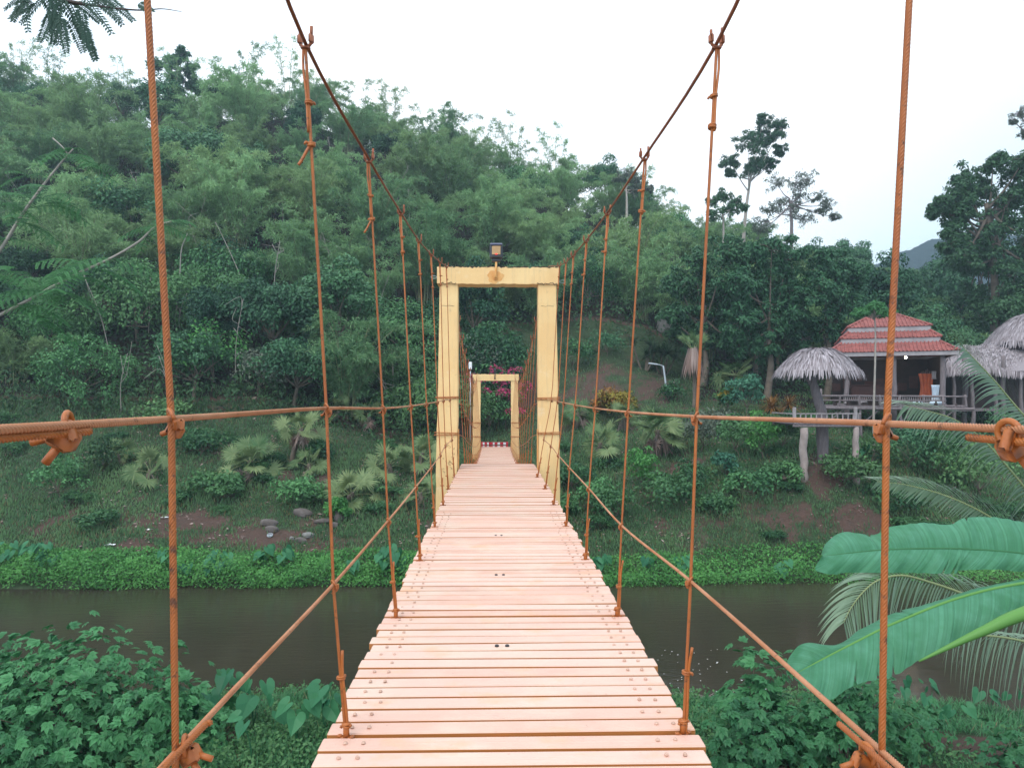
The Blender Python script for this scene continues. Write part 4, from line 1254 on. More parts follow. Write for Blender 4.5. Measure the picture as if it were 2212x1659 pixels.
# --- grass of the far bank (stuff)
gm = MB(); n_ = 150000
Yq = rs.uniform(28.6, 56, n_) ; Yq = 28.6 + (Yq - 28.6) * rs.random(n_) ** .5
Uq = rs.uniform(-.80, .82, n_); Xq = Uq * Yq
sv = soil(Xq, Yq)
ok = (rs.random(n_) > sv * 1.15) & ~((Uq < -.02) & (Yq > 44))
Xq, Yq, sv = Xq[ok], Yq[ok], sv[ok]; n_ = len(Xq)
tint = np.clip(.42 + .6 * _vn(Xq, Yq, 2.5, 51) + .4 * _vn(Xq, Yq, .7, 52) + rs.normal(0, .12, n_), 0, .89)
tint = np.where(rs.random(n_) < .04 + .12 * (_vn(Xq, Yq, 2.0, 58) > .1), 1.0, tint)
hh = rs.uniform(.08, .26, n_) * (1 + .9 * _vn(Xq, Yq, 1.4, 53)) * np.interp(Yq, [28, 34], [.8, 1.15])
a = rs.uniform(0, 6.28, n_)
P = np.stack([Xq, Yq, ground(Xq, Yq) - .01], 1)
D = np.stack([np.cos(a) * .7, np.sin(a) * .7 - .2, 1 + 0 * a], 1)
gm.leaves(P, D, np.stack([np.cos(a), np.sin(a) - .8, .3 + 0 * a], 1), hh, rs.uniform(.03, .075, n_), 0, tint, .35)
tag(gm.build("bank_grass", G["grass"]), "patchy grass and weeds on the slope of the far bank", "grass", kind="stuff")

# --- low leafy strip along the far waterline (stuff)
wm = MB(); n_ = 62000
Uq = rs.uniform(-.80, .80, n_); yb = 27.62 + .3 * _vn(Uq * 28, 0 * Uq, 3, 55)
q = rs.random(n_) ** 1.3
Yq = yb + q * 2.2; Xq = Uq * Yq
keep = rs.random(n_) < np.interp(Uq, [-.3, .1, .45, .55], [1, .8, .55, .25])
Xq, Yq, q = Xq[keep], Yq[keep], q[keep]; n_ = len(Xq)
top = (.75 * (1 - q) + .15) * (1 + 1.3 * _vn(Xq, Yq, 1.3, 56) + .8 * _vn(Xq, Yq, .4, 59)) * np.interp(Xq / Yq, [-.3, .1, .5], [1, .8, .6])
Zq = np.maximum(ground(Xq, Yq), WATER) + rs.random(n_) * top
wm.leaves(np.stack([Xq, Yq - .25 * rs.random(n_), Zq], 1), norm(rs.normal(size=(n_, 3)) + [0, -.4, -.2]), norm(rs.normal(size=(n_, 3)) * .5 + [0, -.45, .75]), rs.uniform(.05, .16, n_), rs.uniform(.03, .09, n_), 0, np.clip(.5 + .7 * _vn(Xq, Yq, .8, 57) + rs.normal(0, .16, n_), 0, 1))
Nn_ = 9000
Ul = rs.uniform(-.75, .75, Nn_); Yl = rs.uniform(29.6, 44, Nn_)
kk = (_vn(Ul * Yl, Yl, 1.8, 71) > -.12) & ~((Ul < -.02) & (Yl > 42)); Ul, Yl = Ul[kk], Yl[kk]; Nn_ = len(Ul)
lt = MB(); a_l = rs.uniform(0, 6.28, Nn_)
lt.leaves(np.stack([Ul * Yl, Yl, ground(Ul * Yl, Yl) + .03 + .06 * rs.random(Nn_)], 1), np.stack([np.cos(a_l), np.sin(a_l), rs.normal(0, .3, Nn_)], 1), np.array([0, -.4, 1.0]) + rs.normal(0, .35, (Nn_, 3)), rs.uniform(.06, .24, Nn_), rs.uniform(.03, .09, Nn_), 0, rs.random(Nn_) ** 1.5)
tag(lt.build("fallen_leaves", G["dead"]), "dry fallen leaves and bits scattered over the far bank", "leaf litter", kind="stuff")
tag(wm.build("waterside_ground_cover", G["strip"]), "bright green creeping plants along the far waterline", "ground cover", kind="stuff")

# --- taro (elephant ear) plants
def heart(mb, P, D, N, L, t=.5, m=0):
    """heart-shaped drooping leaf blade: P attachment point, D towards the tip"""
    D = norm(np.array(D)[None])[0]; S = norm(np.cross(D, N)[None])[0]; N = np.cross(S, D)
    pts = [(-.02, 0), (-.26, .10), (-.34, .24), (-.24, .38), (.0, .44), (.28, .38), (.56, .20), (.85, 0)]
    out = [(a, b, 1) for a, b in pts] + [(a, -b, -1) for a, b in pts[-2:0:-1]]
    V = [P]
    for (a, b, s_) in out:
        V.append(np.array(P) + D * a * L + S * b * L + N * (abs(b) * .30 * L - max(a, 0) ** 2 * .25 * L) + N * .02 * L * math.sin(9 * a))
    for (a) in (.25, .55): V.append(np.array(P) + D * a * L - N * (a ** 2 * .25 * L))
    k = len(out)
    F = [[0, i + 1, (i + 1) % k + 1] for i in range(k)]
    mb.add(V[:k + 1], F, m, t)
def taro(g, seed, n, s, label, group):
    r = np.random.default_rng(seed)
    o = empty("taro_plant", g, label=label, cat="taro", group=group)
    lv, st = MB(), MB()
    for k in range(n):
        a = r.uniform(0, 6.28); h = s * r.uniform(.9, 1.9); e = s * r.uniform(.15, .75)
        tip = np.array([math.cos(a) * e, math.sin(a) * e, h])
        st.tube(smooth_path([(0, 0, -.05), (tip[0] * .25, tip[1] * .25, h * .55), tip], 4), np.linspace(.016, .007, 9) * s * 1.3, 5)
        d = np.array([math.cos(a) * .6, math.sin(a) * .6 - .35, -.55 + r.normal(0, .2)])
        heart(lv, tip, d, np.array([math.cos(a) * .2, -.55, .8]) + r.normal(0, .25, 3), s * r.uniform(.55, .95), np.clip(r.normal(.5, .2), 0, 1))
    lv.build("leaves", G["taro"], o); st.build("stalks", G["taro"], o, True)
    return o
TN = [(500, 1560, 5, .52, "tallest elephant ear on the near bank, leaning over the water"), (548, 1580, 4, .5, "elephant ear right of the tallest one on the near bank"), (588, 1600, 3, .42, "low elephant ear with one upright leaf near the left handrail"),
      (640, 1610, 4, .42, "elephant ear with pointed leaves in the grass left of the deck"), (700, 1590, 4, .48, "elephant ear at the edge of the deck on the left"), (720, 1560, 3, .42, "elephant ear half hidden by the deck on the left"),
      (430, 1580, 4, .5, "elephant ear with big hanging leaves against the dark bush"), (35, 1640, 3, .6, "elephant ear with ragged leaf at the left edge of the photo"), (545, 1655, 2, .42, "single broad leaf in the grass at the bottom left"),
      (1955, 1540, 3, .34, "pale elephant ear behind the rightmost vertical rope"), (2010, 1545, 4, .42, "elephant ear with upright leaves right of the rightmost vertical rope"), (2140, 1545, 3, .40, "elephant ear with a folded leaf at the right water edge"),
      (2060, 1580, 3, .34, "small elephant ear in the grass between the two on the right"), (2205, 1560, 3, .36, "small elephant ear at the right edge of the photo")]
for i_, (px, py, n_l, s, lb_) in enumerate(TN):
    taro(hit(px, py), 700 + i_, n_l, s, lb_, "elephant ears on the near bank")
tf = []
for k in range(30):
    u = rs.uniform(-.70, .1) if k < 24 else rs.uniform(.1, .42)
    y = 28.05 + rs.uniform(0, .7)
    if abs(u * y - CX) < 1.2: u -= .1
    tf.append((u, y))
tf.sort()
for i_, (u, y) in enumerate(tf):
    z = max(gz(u * y, y), WATER)
    taro(Vector((u * y, y, z)), 750 + i_, 5, .50, "broad-leaved taro at the far waterline, %s from the left" % NTH[i_] if i_ < 29 else "broad-leaved taro at the far waterline, the last one on the right", "taro plants along the far waterline")

# --- near bank: grass, big bush, shrubs
gm = MB(); n_ = 120000
Yq = rs.uniform(10.5, 17.1, n_); Xq = rs.uniform(-12.5, 12.5, n_)
sv = soil(Xq, Yq)
lim = np.interp(Xq, [-12, -5, -2, 3, 12], [17.2, 16.9, 16.2, 16.9, 16.4])
ok = (rs.random(n_) > sv * 1.6) & (Yq < lim) & ((np.abs(Xq) > 1.0) | (rs.random(n_) < .3))
ok &= ~((Xq > 5) & (rs.random(n_) < .35))
Xq, Yq = Xq[ok], Yq[ok]; n_ = len(Xq)
a = rs.uniform(0, 6.28, n_)
hh = rs.uniform(.12, .36, n_) * (1 + .9 * _vn(Xq, Yq, .8, 63))
tint = np.clip(.5 + .6 * _vn(Xq, Yq, 1.0, 64) + rs.normal(0, .15, n_), 0, .89); tint = np.where(rs.random(n_) < .025, 1.0, tint)
strips(gm, np.stack([Xq, Yq, ground(Xq, Yq) - .01], 1), np.stack([np.cos(a) * .55, np.sin(a) * .55, .9 + 0 * a], 1), np.stack([np.cos(a), np.sin(a), .3 + 0 * a], 1), hh, rs.uniform(.009, .02, n_), rs.uniform(.15, .7, n_), 3, 0, tint)
tag(gm.build("near_bank_grass", G["ngrass"]), "long soft grass on the near bank on both sides of the deck", "grass", kind="stuff")
gm = MB(); n_ = 26000
Yq = rs.uniform(11, 17.0, n_); Xq = np.where(rs.random(n_) < .65, rs.uniform(-9, -1, n_), rs.uniform(1, 10, n_))
ok = (_vn(Xq, Yq, 1.3, 66) > -.05) & (soil(Xq, Yq) < .5)
Xq, Yq = Xq[ok], Yq[ok]; n_ = len(Xq)
gm.leaves(np.stack([Xq, Yq, ground(Xq, Yq) + rs.random(n_) * .30], 1), norm(rs.normal(size=(n_, 3)) + [0, -.2, 0]), norm(rs.normal(size=(n_, 3)) * .4 + [0, -.3, .9]), rs.uniform(.05, .12, n_), rs.uniform(.03, .07, n_), 0, np.clip(rs.normal(.5, .2, n_), 0, 1))
tag(gm.build("near_bank_weeds", G["shrub"]), "small leafy weeds growing through the near bank grass", "weeds", kind="stuff")

def palmate_bush(name, c, w, dpt, h, n, L, mat, seed, label, cat="bush", group=None, t0=.5):
    r = np.random.default_rng(seed)
    o = empty(name, (c[0], c[1], gz(c[0], c[1])), label=label, cat=cat, group=group)
    lv, st = MB(), MB()
    # stems fan out; leaves sit along the outer shell in clumps
    nc = max(10, n // 28); ends = []
    for k in range(nc):
        q = rdir(1, r)[0]; q[2] = abs(q[2]) * 1.1 - .1
        rr = r.uniform(.45, 1.0) ** .6
        e = np.array([q[0] * w / 2 * rr, q[1] * dpt / 2 * rr, max(.15, q[2] * h * rr)])
        ends.append(e)
        st.tube(smooth_path([(e[0] * .1, e[1] * .1, -.1), (e[0] * .5, e[1] * .5, e[2] * .6), e], 3), np.linspace(.02, .005, 7), 5)
        m_ = 28
        off = r.normal(0, 1, (m_, 3)) * np.array([.22, .22, .17]) * (w / 3.2 + .4)
        P = e + off
        out = norm(P - np.array([0, 0, h * .2]))
        N = norm(out * .6 + r.normal(0, .4, (m_, 3)) + np.array([0, -.25, .8]))
        D = norm(np.cross(N, rdir(m_, r)) + out * .3 + np.array([0, 0, -.35]))
        S = norm(np.cross(D, N)); LL = L * r.uniform(.6, 1.25, m_); tt = np.clip(t0 + r.normal(0, .1) + r.normal(0, .12, m_), 0, 1)
        for ang, sc in ((0, 1), (.62, .85), (-.62, .85), (1.25, .6), (-1.25, .6)):
            lv.leaves(P, D * math.cos(ang) + S * math.sin(ang), N + S * math.sin(ang) * .25, LL * sc, LL * sc * .50, 0, tt, .18, hi=True)
    lv.build("leaves", G[mat], o); st.build("stems", M["bark"], o, True)
    return o
palmate_bush("leafy_bush", (-7.3, 13.2), 4.2, 2.6, 1.85, 1700, .19, "bush", 1, "big dense dark green bush at the bottom left", t0=.5)
palmate_bush("leafy_bush", (-9.3, 13.8), 2.6, 2.0, 1.7, 600, .19, "bush", 2, "bush with paler leaves at the left edge of the photo")
palmate_bush("leafy_bush", (-5.7, 13.4), 1.7, 1.5, 1.25, 380, .21, "bush", 3, "lower bush crossing behind the leftmost rope at the bottom")
palmate_bush("leafy_bush", (-8.2, 12.0), 3.0, 1.6, 1.1, 700, .17, "bush", 9, "low dark bush in front of the big bush at the bottom left", t0=.35)
palmate_bush("lobed_shrub", (4.75, 13.1), 1.5, 1.2, 1.75, 300, .19, "bush", 4, "upright shrub with lobed leaves reaching up between the ropes on the right")
palmate_bush("lobed_shrub", (5.9, 12.4), 2.0, 1.4, 1.5, 520, .18, "bush", 5, "dark shrub below the tip of the banana leaf", t0=.35)
palmate_bush("lobed_shrub", (4.3, 12.1), 1.9, 1.4, 1.2, 480, .17, "bush", 6, "dark shrub next to the deck at the bottom right", t0=.35)
palmate_bush("lobed_shrub", (7.1, 13.3), 1.9, 1.2, 1.2, 420, .17, "bush", 7, "shrub behind the rightmost rope with light new leaves")
palmate_bush("lobed_shrub", (8.9, 12.2), 1.6, 1.2, .7, 260, .15, "bush", 8, "small shrub at the bottom right corner by the bare soil", t0=.6)

# floating foam and twigs near the right bank (stuff)
fm = MB(); n_ = 80
Xq = rs.uniform(3.3, 6.6, n_); Yq = 17.4 + rs.random(n_) ** 1.4 * 3.2
a = rs.uniform(0, 6.28, n_)
fm.leaves(np.stack([Xq, Yq, np.full(n_, WATER + .006)], 1), np.stack([np.cos(a), np.sin(a), 0 * a], 1), np.tile([0, 0, 1.0], (n_, 1)), rs.uniform(.02, .07, n_), rs.uniform(.015, .05, n_), 0, .5, 0)
tag(fm.build("floating_foam", M["white"]), "flecks of foam floating near the right of the near bank", "foam", kind="stuff")
tw = MB()
for k in range(170):
    sgn = -1 if k < 90 else 1
    x = rs.uniform(-6.4, -1.9) if sgn < 0 else rs.uniform(3.4, 7.0)
    y = np.interp(x, [-6.4, -2, 3.4, 7], [16.9, 16.6, 17.0, 16.9]) + rs.normal(0, .18)
    p = np.array([x, y, max(gz(x, y), WATER) + rs.uniform(0, .10)]); d = rdir(1, rs)[0] * .22; d[2] = abs(d[2]) * .5
    tw.tube(smooth_path([p - d, p + rs.normal(0, .03, 3), p + d], 3), .005, 4)
tag(tw.build("dry_twigs_debris", M["pale_bark"]), "dry twigs and roots along the near waterline", "twigs", kind="stuff")

# ---------------------------------------------------------------- banana plant, right
bm, n, l, b = new_mat("banana_leaf")
ta = n.new("ShaderNodeAttribute"); ta.attribute_name = "tint"
mu = n.new("ShaderNodeMath"); mu.operation = 'MULTIPLY'; mu.inputs[1].default_value = 75; l.new(ta.outputs["Fac"], mu.inputs[0])
si = n.new("ShaderNodeTexNoise"); si.noise_dimensions = '1D'; si.inputs["Scale"].default_value = 1; si.inputs["Detail"].default_value = 4; si.inputs["Roughness"].default_value = .75; l.new(mu.outputs[0], si.inputs["W"])
mr = n.new("ShaderNodeMapRange"); mr.inputs["From Min"].default_value = .35; mr.inputs["From Max"].default_value = .65; l.new(si.outputs["Fac"], mr.inputs["Value"])
c1 = mixc(n, l, noise(n, l, 1.6, 3), (0.050, 0.205, 0.095), (0.085, 0.275, 0.155))
c2 = mixc(n, l, noise(n, l, 9, 3, lo=.4, hi=.7), c1, (0.105, 0.31, 0.19))
m5 = n.new("ShaderNodeMath"); m5.operation = 'MULTIPLY'; m5.inputs[1].default_value = .55; l.new(mr.outputs[0], m5.inputs[0])
l.new(mixc(n, l, m5.outputs[0], c2, (0.04, 0.15, 0.075)), b.inputs["Base Color"])
b.inputs["Roughness"].default_value = .6; b.inputs["Specular IOR Level"].default_value = .3
bump(n, l, b, mr.outputs[0], .5, .006)
tr = n.new("ShaderNodeBsdfTranslucent"); tr.inputs["Color"].default_value = (.10, .34, .08, 1)
mx = n.new("ShaderNodeMixShader"); mx.inputs[0].default_value = .22
l.new(b.outputs[0], mx.inputs[1]); l.new(tr.outputs[0], mx.inputs[2]); l.new(mx.outputs[0], n["Material Output"].inputs["Surface"])
M["banana"] = bm
M["midrib"] = leaf_mat("banana_midrib", (0.08, 0.22, 0.05), (0.15, 0.32, 0.08), .4, .1, obj_amt=0)

M["midrib_dark"] = leaf_mat("banana_midrib_dark", (0.035, 0.13, 0.05), (0.05, 0.17, 0.07), .4, .1, obj_amt=0)
bx, by = 6.6, 6.4
banana = empty("banana_plant", (bx, by, gz(bx, by)), label="banana plant on the right with two big smooth leaves reaching in", cat="banana plant")
def put2(mb, name, mats, parent, smooth=True):
    o = mb.build(name, mats, None, smooth)
    o.data.transform(Matrix.Translation(-parent.location)); o.parent = parent
    return o
def banana_leaf(mid, upe, loe, d0, du, dl, petr, seed):
    r = np.random.default_rng(seed)
    n_s = 420
    def line(px, dd):
        xs = [p[0] for p in px]; q = np.linspace(0, 1, n_s)
        P = smooth_path([V3(at(p[0], p[1], dd + (p[0] - 1950) * .0006)) for p in px], 10)
        s = np.r_[0, np.cumsum(np.linalg.norm(np.diff(P, axis=0), axis=1))]; s /= s[-1]
        return np.stack([np.interp(q, s, P[:, k]) for k in range(3)], 1)
    Mi, Up, Lo = line(mid, d0), line(upe, d0 + du), line(loe, d0 + dl)
    qn = np.linspace(0, 1, n_s)
    def notch(E, ss):
        k = np.ones(n_s)
        for (s0, dp, wd) in ss: k *= 1 - dp * np.exp(-np.abs((qn - s0) / wd) ** 1.5)
        k *= 1 + .012 * np.sin(qn * 160 + seed) * (np.sin(qn * 23) > 0)
        return Mi + (E - Mi) * k[:, None]
    Up = notch(Up, [(r.uniform(.1, .9), r.uniform(.08, .55), .0022) for _ in range(4)]); Lo = notch(Lo, [(r.uniform(.1, .9), r.uniform(.08, .6), .0022) for _ in range(4)])
    mb = MB(); K = 9
    rows_ = []
    sarc = np.linspace(0, 1, n_s)
    for side, E in ((0, Up), (1, Lo)):
        V = []
        for k in range(K + 1):
            f = k / K
            bulge = np.array([0, -1.0, .5])[None] * (.030 * math.sin(f * math.pi))
            rip = np.array([0, -1.0, .2])[None] * (.012 * f * np.sin(sarc * 38 + seed + side * 2) + .006 * f * np.sin(sarc * 95 + 2 * side))[:, None]
            V.append(Mi * (1 - f) + E * f + bulge + rip)
        V = np.stack(V, 1)      # n_s, K+1, 3
        i = np.arange(n_s - 1)[:, None]; j = np.arange(K)[None]
        F = np.stack([i * (K + 1) + j, i * (K + 1) + j + 1, (i + 1) * (K + 1) + j + 1, (i + 1) * (K + 1) + j], -1).reshape(-1, 4)
        tt = (sarc[:, None] + .02 * np.arange(K + 1)[None] / K).ravel()
        mb.add(V.reshape(-1, 3), F, 0, tt)
    leaf = put2(mb, "leaf", [M["banana"]], banana)
    rb = MB(); rb.tube(Mi + np.array([0, -.004, -.004]), np.linspace(.006, petr, n_s), 8)
    o = rb.build("midrib", [M["midrib"] if seed == 8 else M["midrib_dark"]], None, True)
    o.data.transform(Matrix.Translation(-banana.location)); o.parent = leaf
    return Mi[-1]
e1 = banana_leaf([(1774, 1201), (1850, 1192), (1921, 1186), (2060, 1184), (2212, 1195), (2420, 1225)],
                 [(1772, 1199), (1784, 1176), (1810, 1153), (1831, 1149), (1889, 1155), (1923, 1138), (1996, 1129), (2051, 1133), (2081, 1119), (2145, 1117), (2212, 1128), (2420, 1160)],
                 [(1774, 1204), (1763, 1232), (1804, 1241), (1825, 1237), (1953, 1237), (2060, 1239), (2066, 1233), (2145, 1230), (2212, 1236), (2420, 1262)], 5.4, .16, -.12, .013, 3)
e2 = banana_leaf([(1711, 1459), (1775, 1423), (1850, 1384), (1932, 1344), (2070, 1290), (2212, 1258), (2420, 1235)],
                 [(1704, 1458), (1698, 1435), (1735, 1390), (1806, 1392), (1860, 1360), (1924, 1325), (1991, 1308), (2077, 1280), (2212, 1250), (2420, 1228)],
                 [(1720, 1466), (1750, 1492), (1786, 1510), (1825, 1492), (1865, 1474), (1932, 1458), (2030, 1403), (2128, 1360), (2212, 1338), (2420, 1300)], 5.0, .14, -.22, .016, 8)
pt = MB()
e3 = V3(at(2420, 1262, 4.7))
pt.tube(smooth_path([V3(at(1985, 1428, 4.75)), V3(at(2060, 1392, 4.72)), V3(at(2130, 1360, 4.7)), V3(at(2212, 1325, 4.7)), e3], 6), np.linspace(.006, .055, 25), 10)
put2(pt, "leaf_stalk", M["midrib"], banana)["label"] = "thick bright green stalk"
st = MB(); gb = gz(bx, by)
topc = np.array([bx, by, EYE - 1.9])
st.tube(smooth_path([(bx, by, gb - .2), (bx, by, gb + 2), (bx, by, EYE - 2.6), topc], 6), np.linspace(.17, .09, 19), 14)
for e, r0 in ((e1, .013), (e2, .016), (e3, .055)):
    st.tube(smooth_path([e, (e + topc) / 2 + [0, 0, .15], topc - [0, 0, .3]], 6), np.linspace(r0, .05, 13), 10)
put2(st, "stem", M["midrib"], banana)

# ---------------------------------------------------------------- coconut palm, right
cx_, cy_ = 13.0, 10.5
coco = empty("coconut_palm", (cx_, cy_, gz(cx_, cy_)), label="coconut palm whose long feathery fronds reach in from the right edge", cat="palm")
def frond(pix, d, Lf, label=None, dens=70, seed=0, droopA=.4, droopB=.5, upA=.2, upB=.2, stub=True, face=(0, -.8, .6)):
    """pix: rachis pixels from root to tip; Lf leaflet length in m"""
    r = np.random.default_rng(seed)
    P = smooth_path([V3(at(x, y, d if not isinstance(d, (list, tuple)) else np.interp(i, [0, len(pix) - 1], d))) for i, (x, y) in enumerate(pix)], 8)
    T, _, _ = frames(P)
    s = np.r_[0, np.cumsum(np.linalg.norm(np.diff(P, axis=0), axis=1))]; L = s[-1]
    q = np.linspace(.06, .995, dens)
    C = np.stack([np.interp(q * L, s, P[:, k]) for k in range(3)], 1); TT = norm(np.stack([np.interp(q * L, s, T[:, k]) for k in range(3)], 1))
    mb = MB()
    N = norm(np.array([face]) - TT * (TT @ np.array(face))[:, None])
    S = norm(np.cross(TT, N))
    ln = Lf * np.clip(np.interp(q, [0, .15, .5, .85, 1], [.6, .95, 1.0, .72, .40]), 0, 1) * r.uniform(.9, 1.07, dens)
    for sg, dr, up in ((1, droopA, upA), (-1, droopB, upB)):
        fw = np.interp(q, [0, 1], [.35, 1.6])[:, None]
        D = norm(S * sg + TT * fw + N * up + r.normal(0, .05, (dens, 3)))
        strips(mb, C, D, N * .8 + S * sg * .5, ln, np.where(ln > .3, .036, .026), dr, 6, 0, np.clip(.5 + r.normal(0, .17, dens), 0, 1))
    fr = put2(mb, "frond", G["coco"], coco, False)
    rb = MB(); rb.tube(P, np.linspace(.024, .004, len(P)), 7)
    o = rb.build("rachis", G["rachis"], None, True)
    o.data.transform(Matrix.Translation(-coco.location)); o.parent = fr
    return P[0]
roots = [frond([(2420, 1110), (2300, 985), (2212, 898), (2150, 825), (2098, 769), (2072, 742)], (10.0, 9.4), .95, seed=1, dens=64, droopA=.12, droopB=.35, upA=.1, upB=.1),
         frond([(2420, 1260), (2290, 1140), (2212, 1052), (2171, 1003), (2121, 948), (2063, 907), (2004, 888), (1955, 876)], (9.8, 9.0), 1.0, seed=2, dens=84, droopA=.55, droopB=.30, upA=.1, upB=.25),
         frond([(2440, 1330), (2300, 1235), (2212, 1165), (2120, 1106), (2040, 1070), (1960, 1048), (1895, 1040)], (9.6, 9.0), .62, seed=3, dens=86, droopA=.35, droopB=.1, upA=.1, upB=.3),
         frond([(2440, 1480), (2300, 1375), (2190, 1325), (2077, 1281), (2010, 1258), (1950, 1243), (1900, 1252), (1868, 1275), (1840, 1310), (1822, 1345)], (9.0, 7.6), .86, seed=4, dens=96, droopA=.55, droopB=.42, upA=.1, upB=.1),
         frond([(2460, 1500), (2330, 1420), (2212, 1385), (2120, 1372), (2050, 1378)], (8.0, 7.2), .62, seed=5, dens=34, droopA=.9, droopB=.9, upA=0, upB=0)]
tb = MB(); tc_ = np.array([cx_, cy_, EYE - 3.2])
tb.tube(smooth_path([(cx_, cy_, gz(cx_, cy_) - .3), (cx_ + .2, cy_, EYE - 4.6), tc_], 6), .16, 12)
for p in roots: tb.tube(smooth_path([p, (p + tc_) / 2 + [0, 0, .1], tc_ - [0, 0, .2]], 4), np.linspace(.026, .06, 9), 7)
put2(tb, "trunk", M["bark"], coco)

# ---------------------------------------------------------------- pinnate-leaved trees at the left
def pinnate(mb, P0, D, N, L, pairs, lf, wf, r, t=.5, droop=.3, m=0):
    D = norm(np.array(D)[None])[0]
    q = np.linspace(0, 1, pairs)
    C = np.array(P0) + D * (L * q)[:, None] - np.array([0, 0, 1.0]) * (L * droop * q ** 2)[:, None]
    mb.tube(C, .0035 * L / .3, 4, m=m + 1 if False else m, t=.3)
    TT = norm(np.gradient(C, axis=0)); S = norm(np.cross(TT, N)); N2 = np.cross(S, TT)
    for sg in (1, -1):
        ll = lf * (1 - .45 * q ** 2) * r.uniform(.85, 1.1, pairs)
        mb.leaves(C, S * sg + TT * .55 + r.normal(0, .06, (pairs, 3)), N2, ll, wf, m, np.clip(t + r.normal(0, .12, pairs), 0, 1), .1)
    return C
def bipinnate(mb, P0, D, N, L, r, t=.5, droop=.35, npin=11, lp=.42):
    D = norm(np.array(D)[None])[0]
    q = np.linspace(.12, 1, npin)
    C = np.array(P0) + D * (L * q)[:, None] - np.array([0, 0, 1.0]) * (L * droop * q ** 2)[:, None]
    mb.tube(np.vstack([[P0], C]), .004, 4, t=.2)
    TT = norm(np.gradient(C, axis=0)); S = norm(np.cross(TT, N))
    for i in range(npin):
        for sg in (1, -1):
            pinnate(mb, C[i], S[i] * sg + TT[i] * .5, N, L * lp * (1 - .5 * q[i] ** 2) * r.uniform(.8, 1.1), 13, L * .048, L * .020, r, t + r.normal(0, .05), .25)

def put3(mb, name, mats, parent, smooth=False):
    return put2(mb, name, mats, parent, smooth)
r_ = np.random.default_rng(91)
ob = empty("overhanging_tree", (-5.4, 4.2, gz(-5.4, 4.2)), label="tree overhanging from the top left corner with hanging feathery leaves", cat="tree")
lm, wm_ = MB(), MB()
br = smooth_path([V3(at(-420, 60, 4.9)), V3(at(-150, -40, 5.0)), V3(at(60, -20, 5.0)), V3(at(130, 0, 5.0)), V3(at(195, 12, 5.0)), V3(at(260, 20, 5.0)), V3(at(310, 23, 5.0)), V3(at(350, 20, 5.0)), V3(at(392, 26, 5.0))], 5)
wm_.tube(br, np.interp(np.arange(len(br)), [0, 12, 22, len(br) - 1], [.05, .020, .007, .002]), 7)
base_ = np.array([-5.4, 4.2, gz(-5.4, 4.2) - .2])
wm_.tube(smooth_path([base_, base_ + [.2, 0, 4], br[0] - [.6, .1, .8], br[0]], 6), np.linspace(.16, .05, 19), 10)
FL = [(95, -5, .35, -.6, .26), (120, 0, .1, -.9, .27), (130, 2, .55, -.8, .30), (150, 5, .5, -.9, .34), (140, 0, -.35, -.7, .26), (100, -8, -.6, -.35, .24), (60, -22, -.3, -.9, .22), (70, -20, -.8, -.2, .24), (165, 6, .75, -.5, .20), (170, -20, .7, -.75, .34), (185, -20, .8, -.6, .28), (115, -10, -.15, -1, .20), (150, -30, .9, -.25, .30), (85, -25, -.9, -.5, .22), (30, -30, -.8, -.3, .22), (130, 40, .2, -.9, .20), (125, 35, -.3, -.8, .16), (150, 45, .5, -.85, .24), (205, 0, .9, -.6, .28), (225, -8, .75, -.5, .22), (160, 30, .55, -.95, .30), (175, 20, .1, -1, .22), (180, 60, .4, -1, .20), (300, 8, .6, -.3, .10), (45, -40, .2, -1, .30), (110, 30, -.2, -1, .20), (70, 5, -.4, -.6, .18)]
for (px, py, dx, dz, L) in FL:
    p = V3(at(px, py, 5.0 + r_.normal(0, .06)))
    pinnate(lm, p, (dx, r_.normal(0, .2), dz), (.15, -.9, .35), L, 18, .048, .016, r_, .5, .15)
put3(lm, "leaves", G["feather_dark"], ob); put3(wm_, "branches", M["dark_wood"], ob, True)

fb = empty("feathery_tree", (-12.5, 14, gz(-12.5, 14)), label="young tree at the left edge with pale bare branches and feathery leaf tufts", cat="tree")
lm, wm_ = MB(), MB()
p0 = np.array([-12.5, 14, gz(-12.5, 14) - .2])
main_ = smooth_path([V3(at(-120, 700, 14)), V3(at(0, 540, 14)), V3(at(45, 468, 14)), V3(at(90, 405, 14)), V3(at(132, 352, 14)), V3(at(158, 322, 14))], 5)
sec_ = smooth_path([V3(at(-160, 760, 13.6)), V3(at(40, 660, 13.6)), V3(at(150, 600, 13.6)), V3(at(240, 558, 13.6)), V3(at(300, 522, 13.6)), V3(at(335, 490, 13.6)), V3(at(372, 478, 13.6))], 5)
for P, a0 in ((main_, .038), (sec_, .032)): wm_.tube(P, np.linspace(a0, .012, len(P)), 7)
wm_.tube(smooth_path([p0, p0 + [.3, 0, 4], sec_[0] - [.5, 0, .7], sec_[0]], 5), np.linspace(.14, .05, 16), 9)
wm_.tube(smooth_path([p0 + [.3, 0, 3.5], main_[0] - [.6, 0, .9], main_[0]], 5), np.linspace(.10, .06, 11), 9)
wm_.tube(smooth_path([V3(at(147, 335, 14)), V3(at(135, 318, 14)), V3(at(114, 299, 14))], 3), .012, 5)
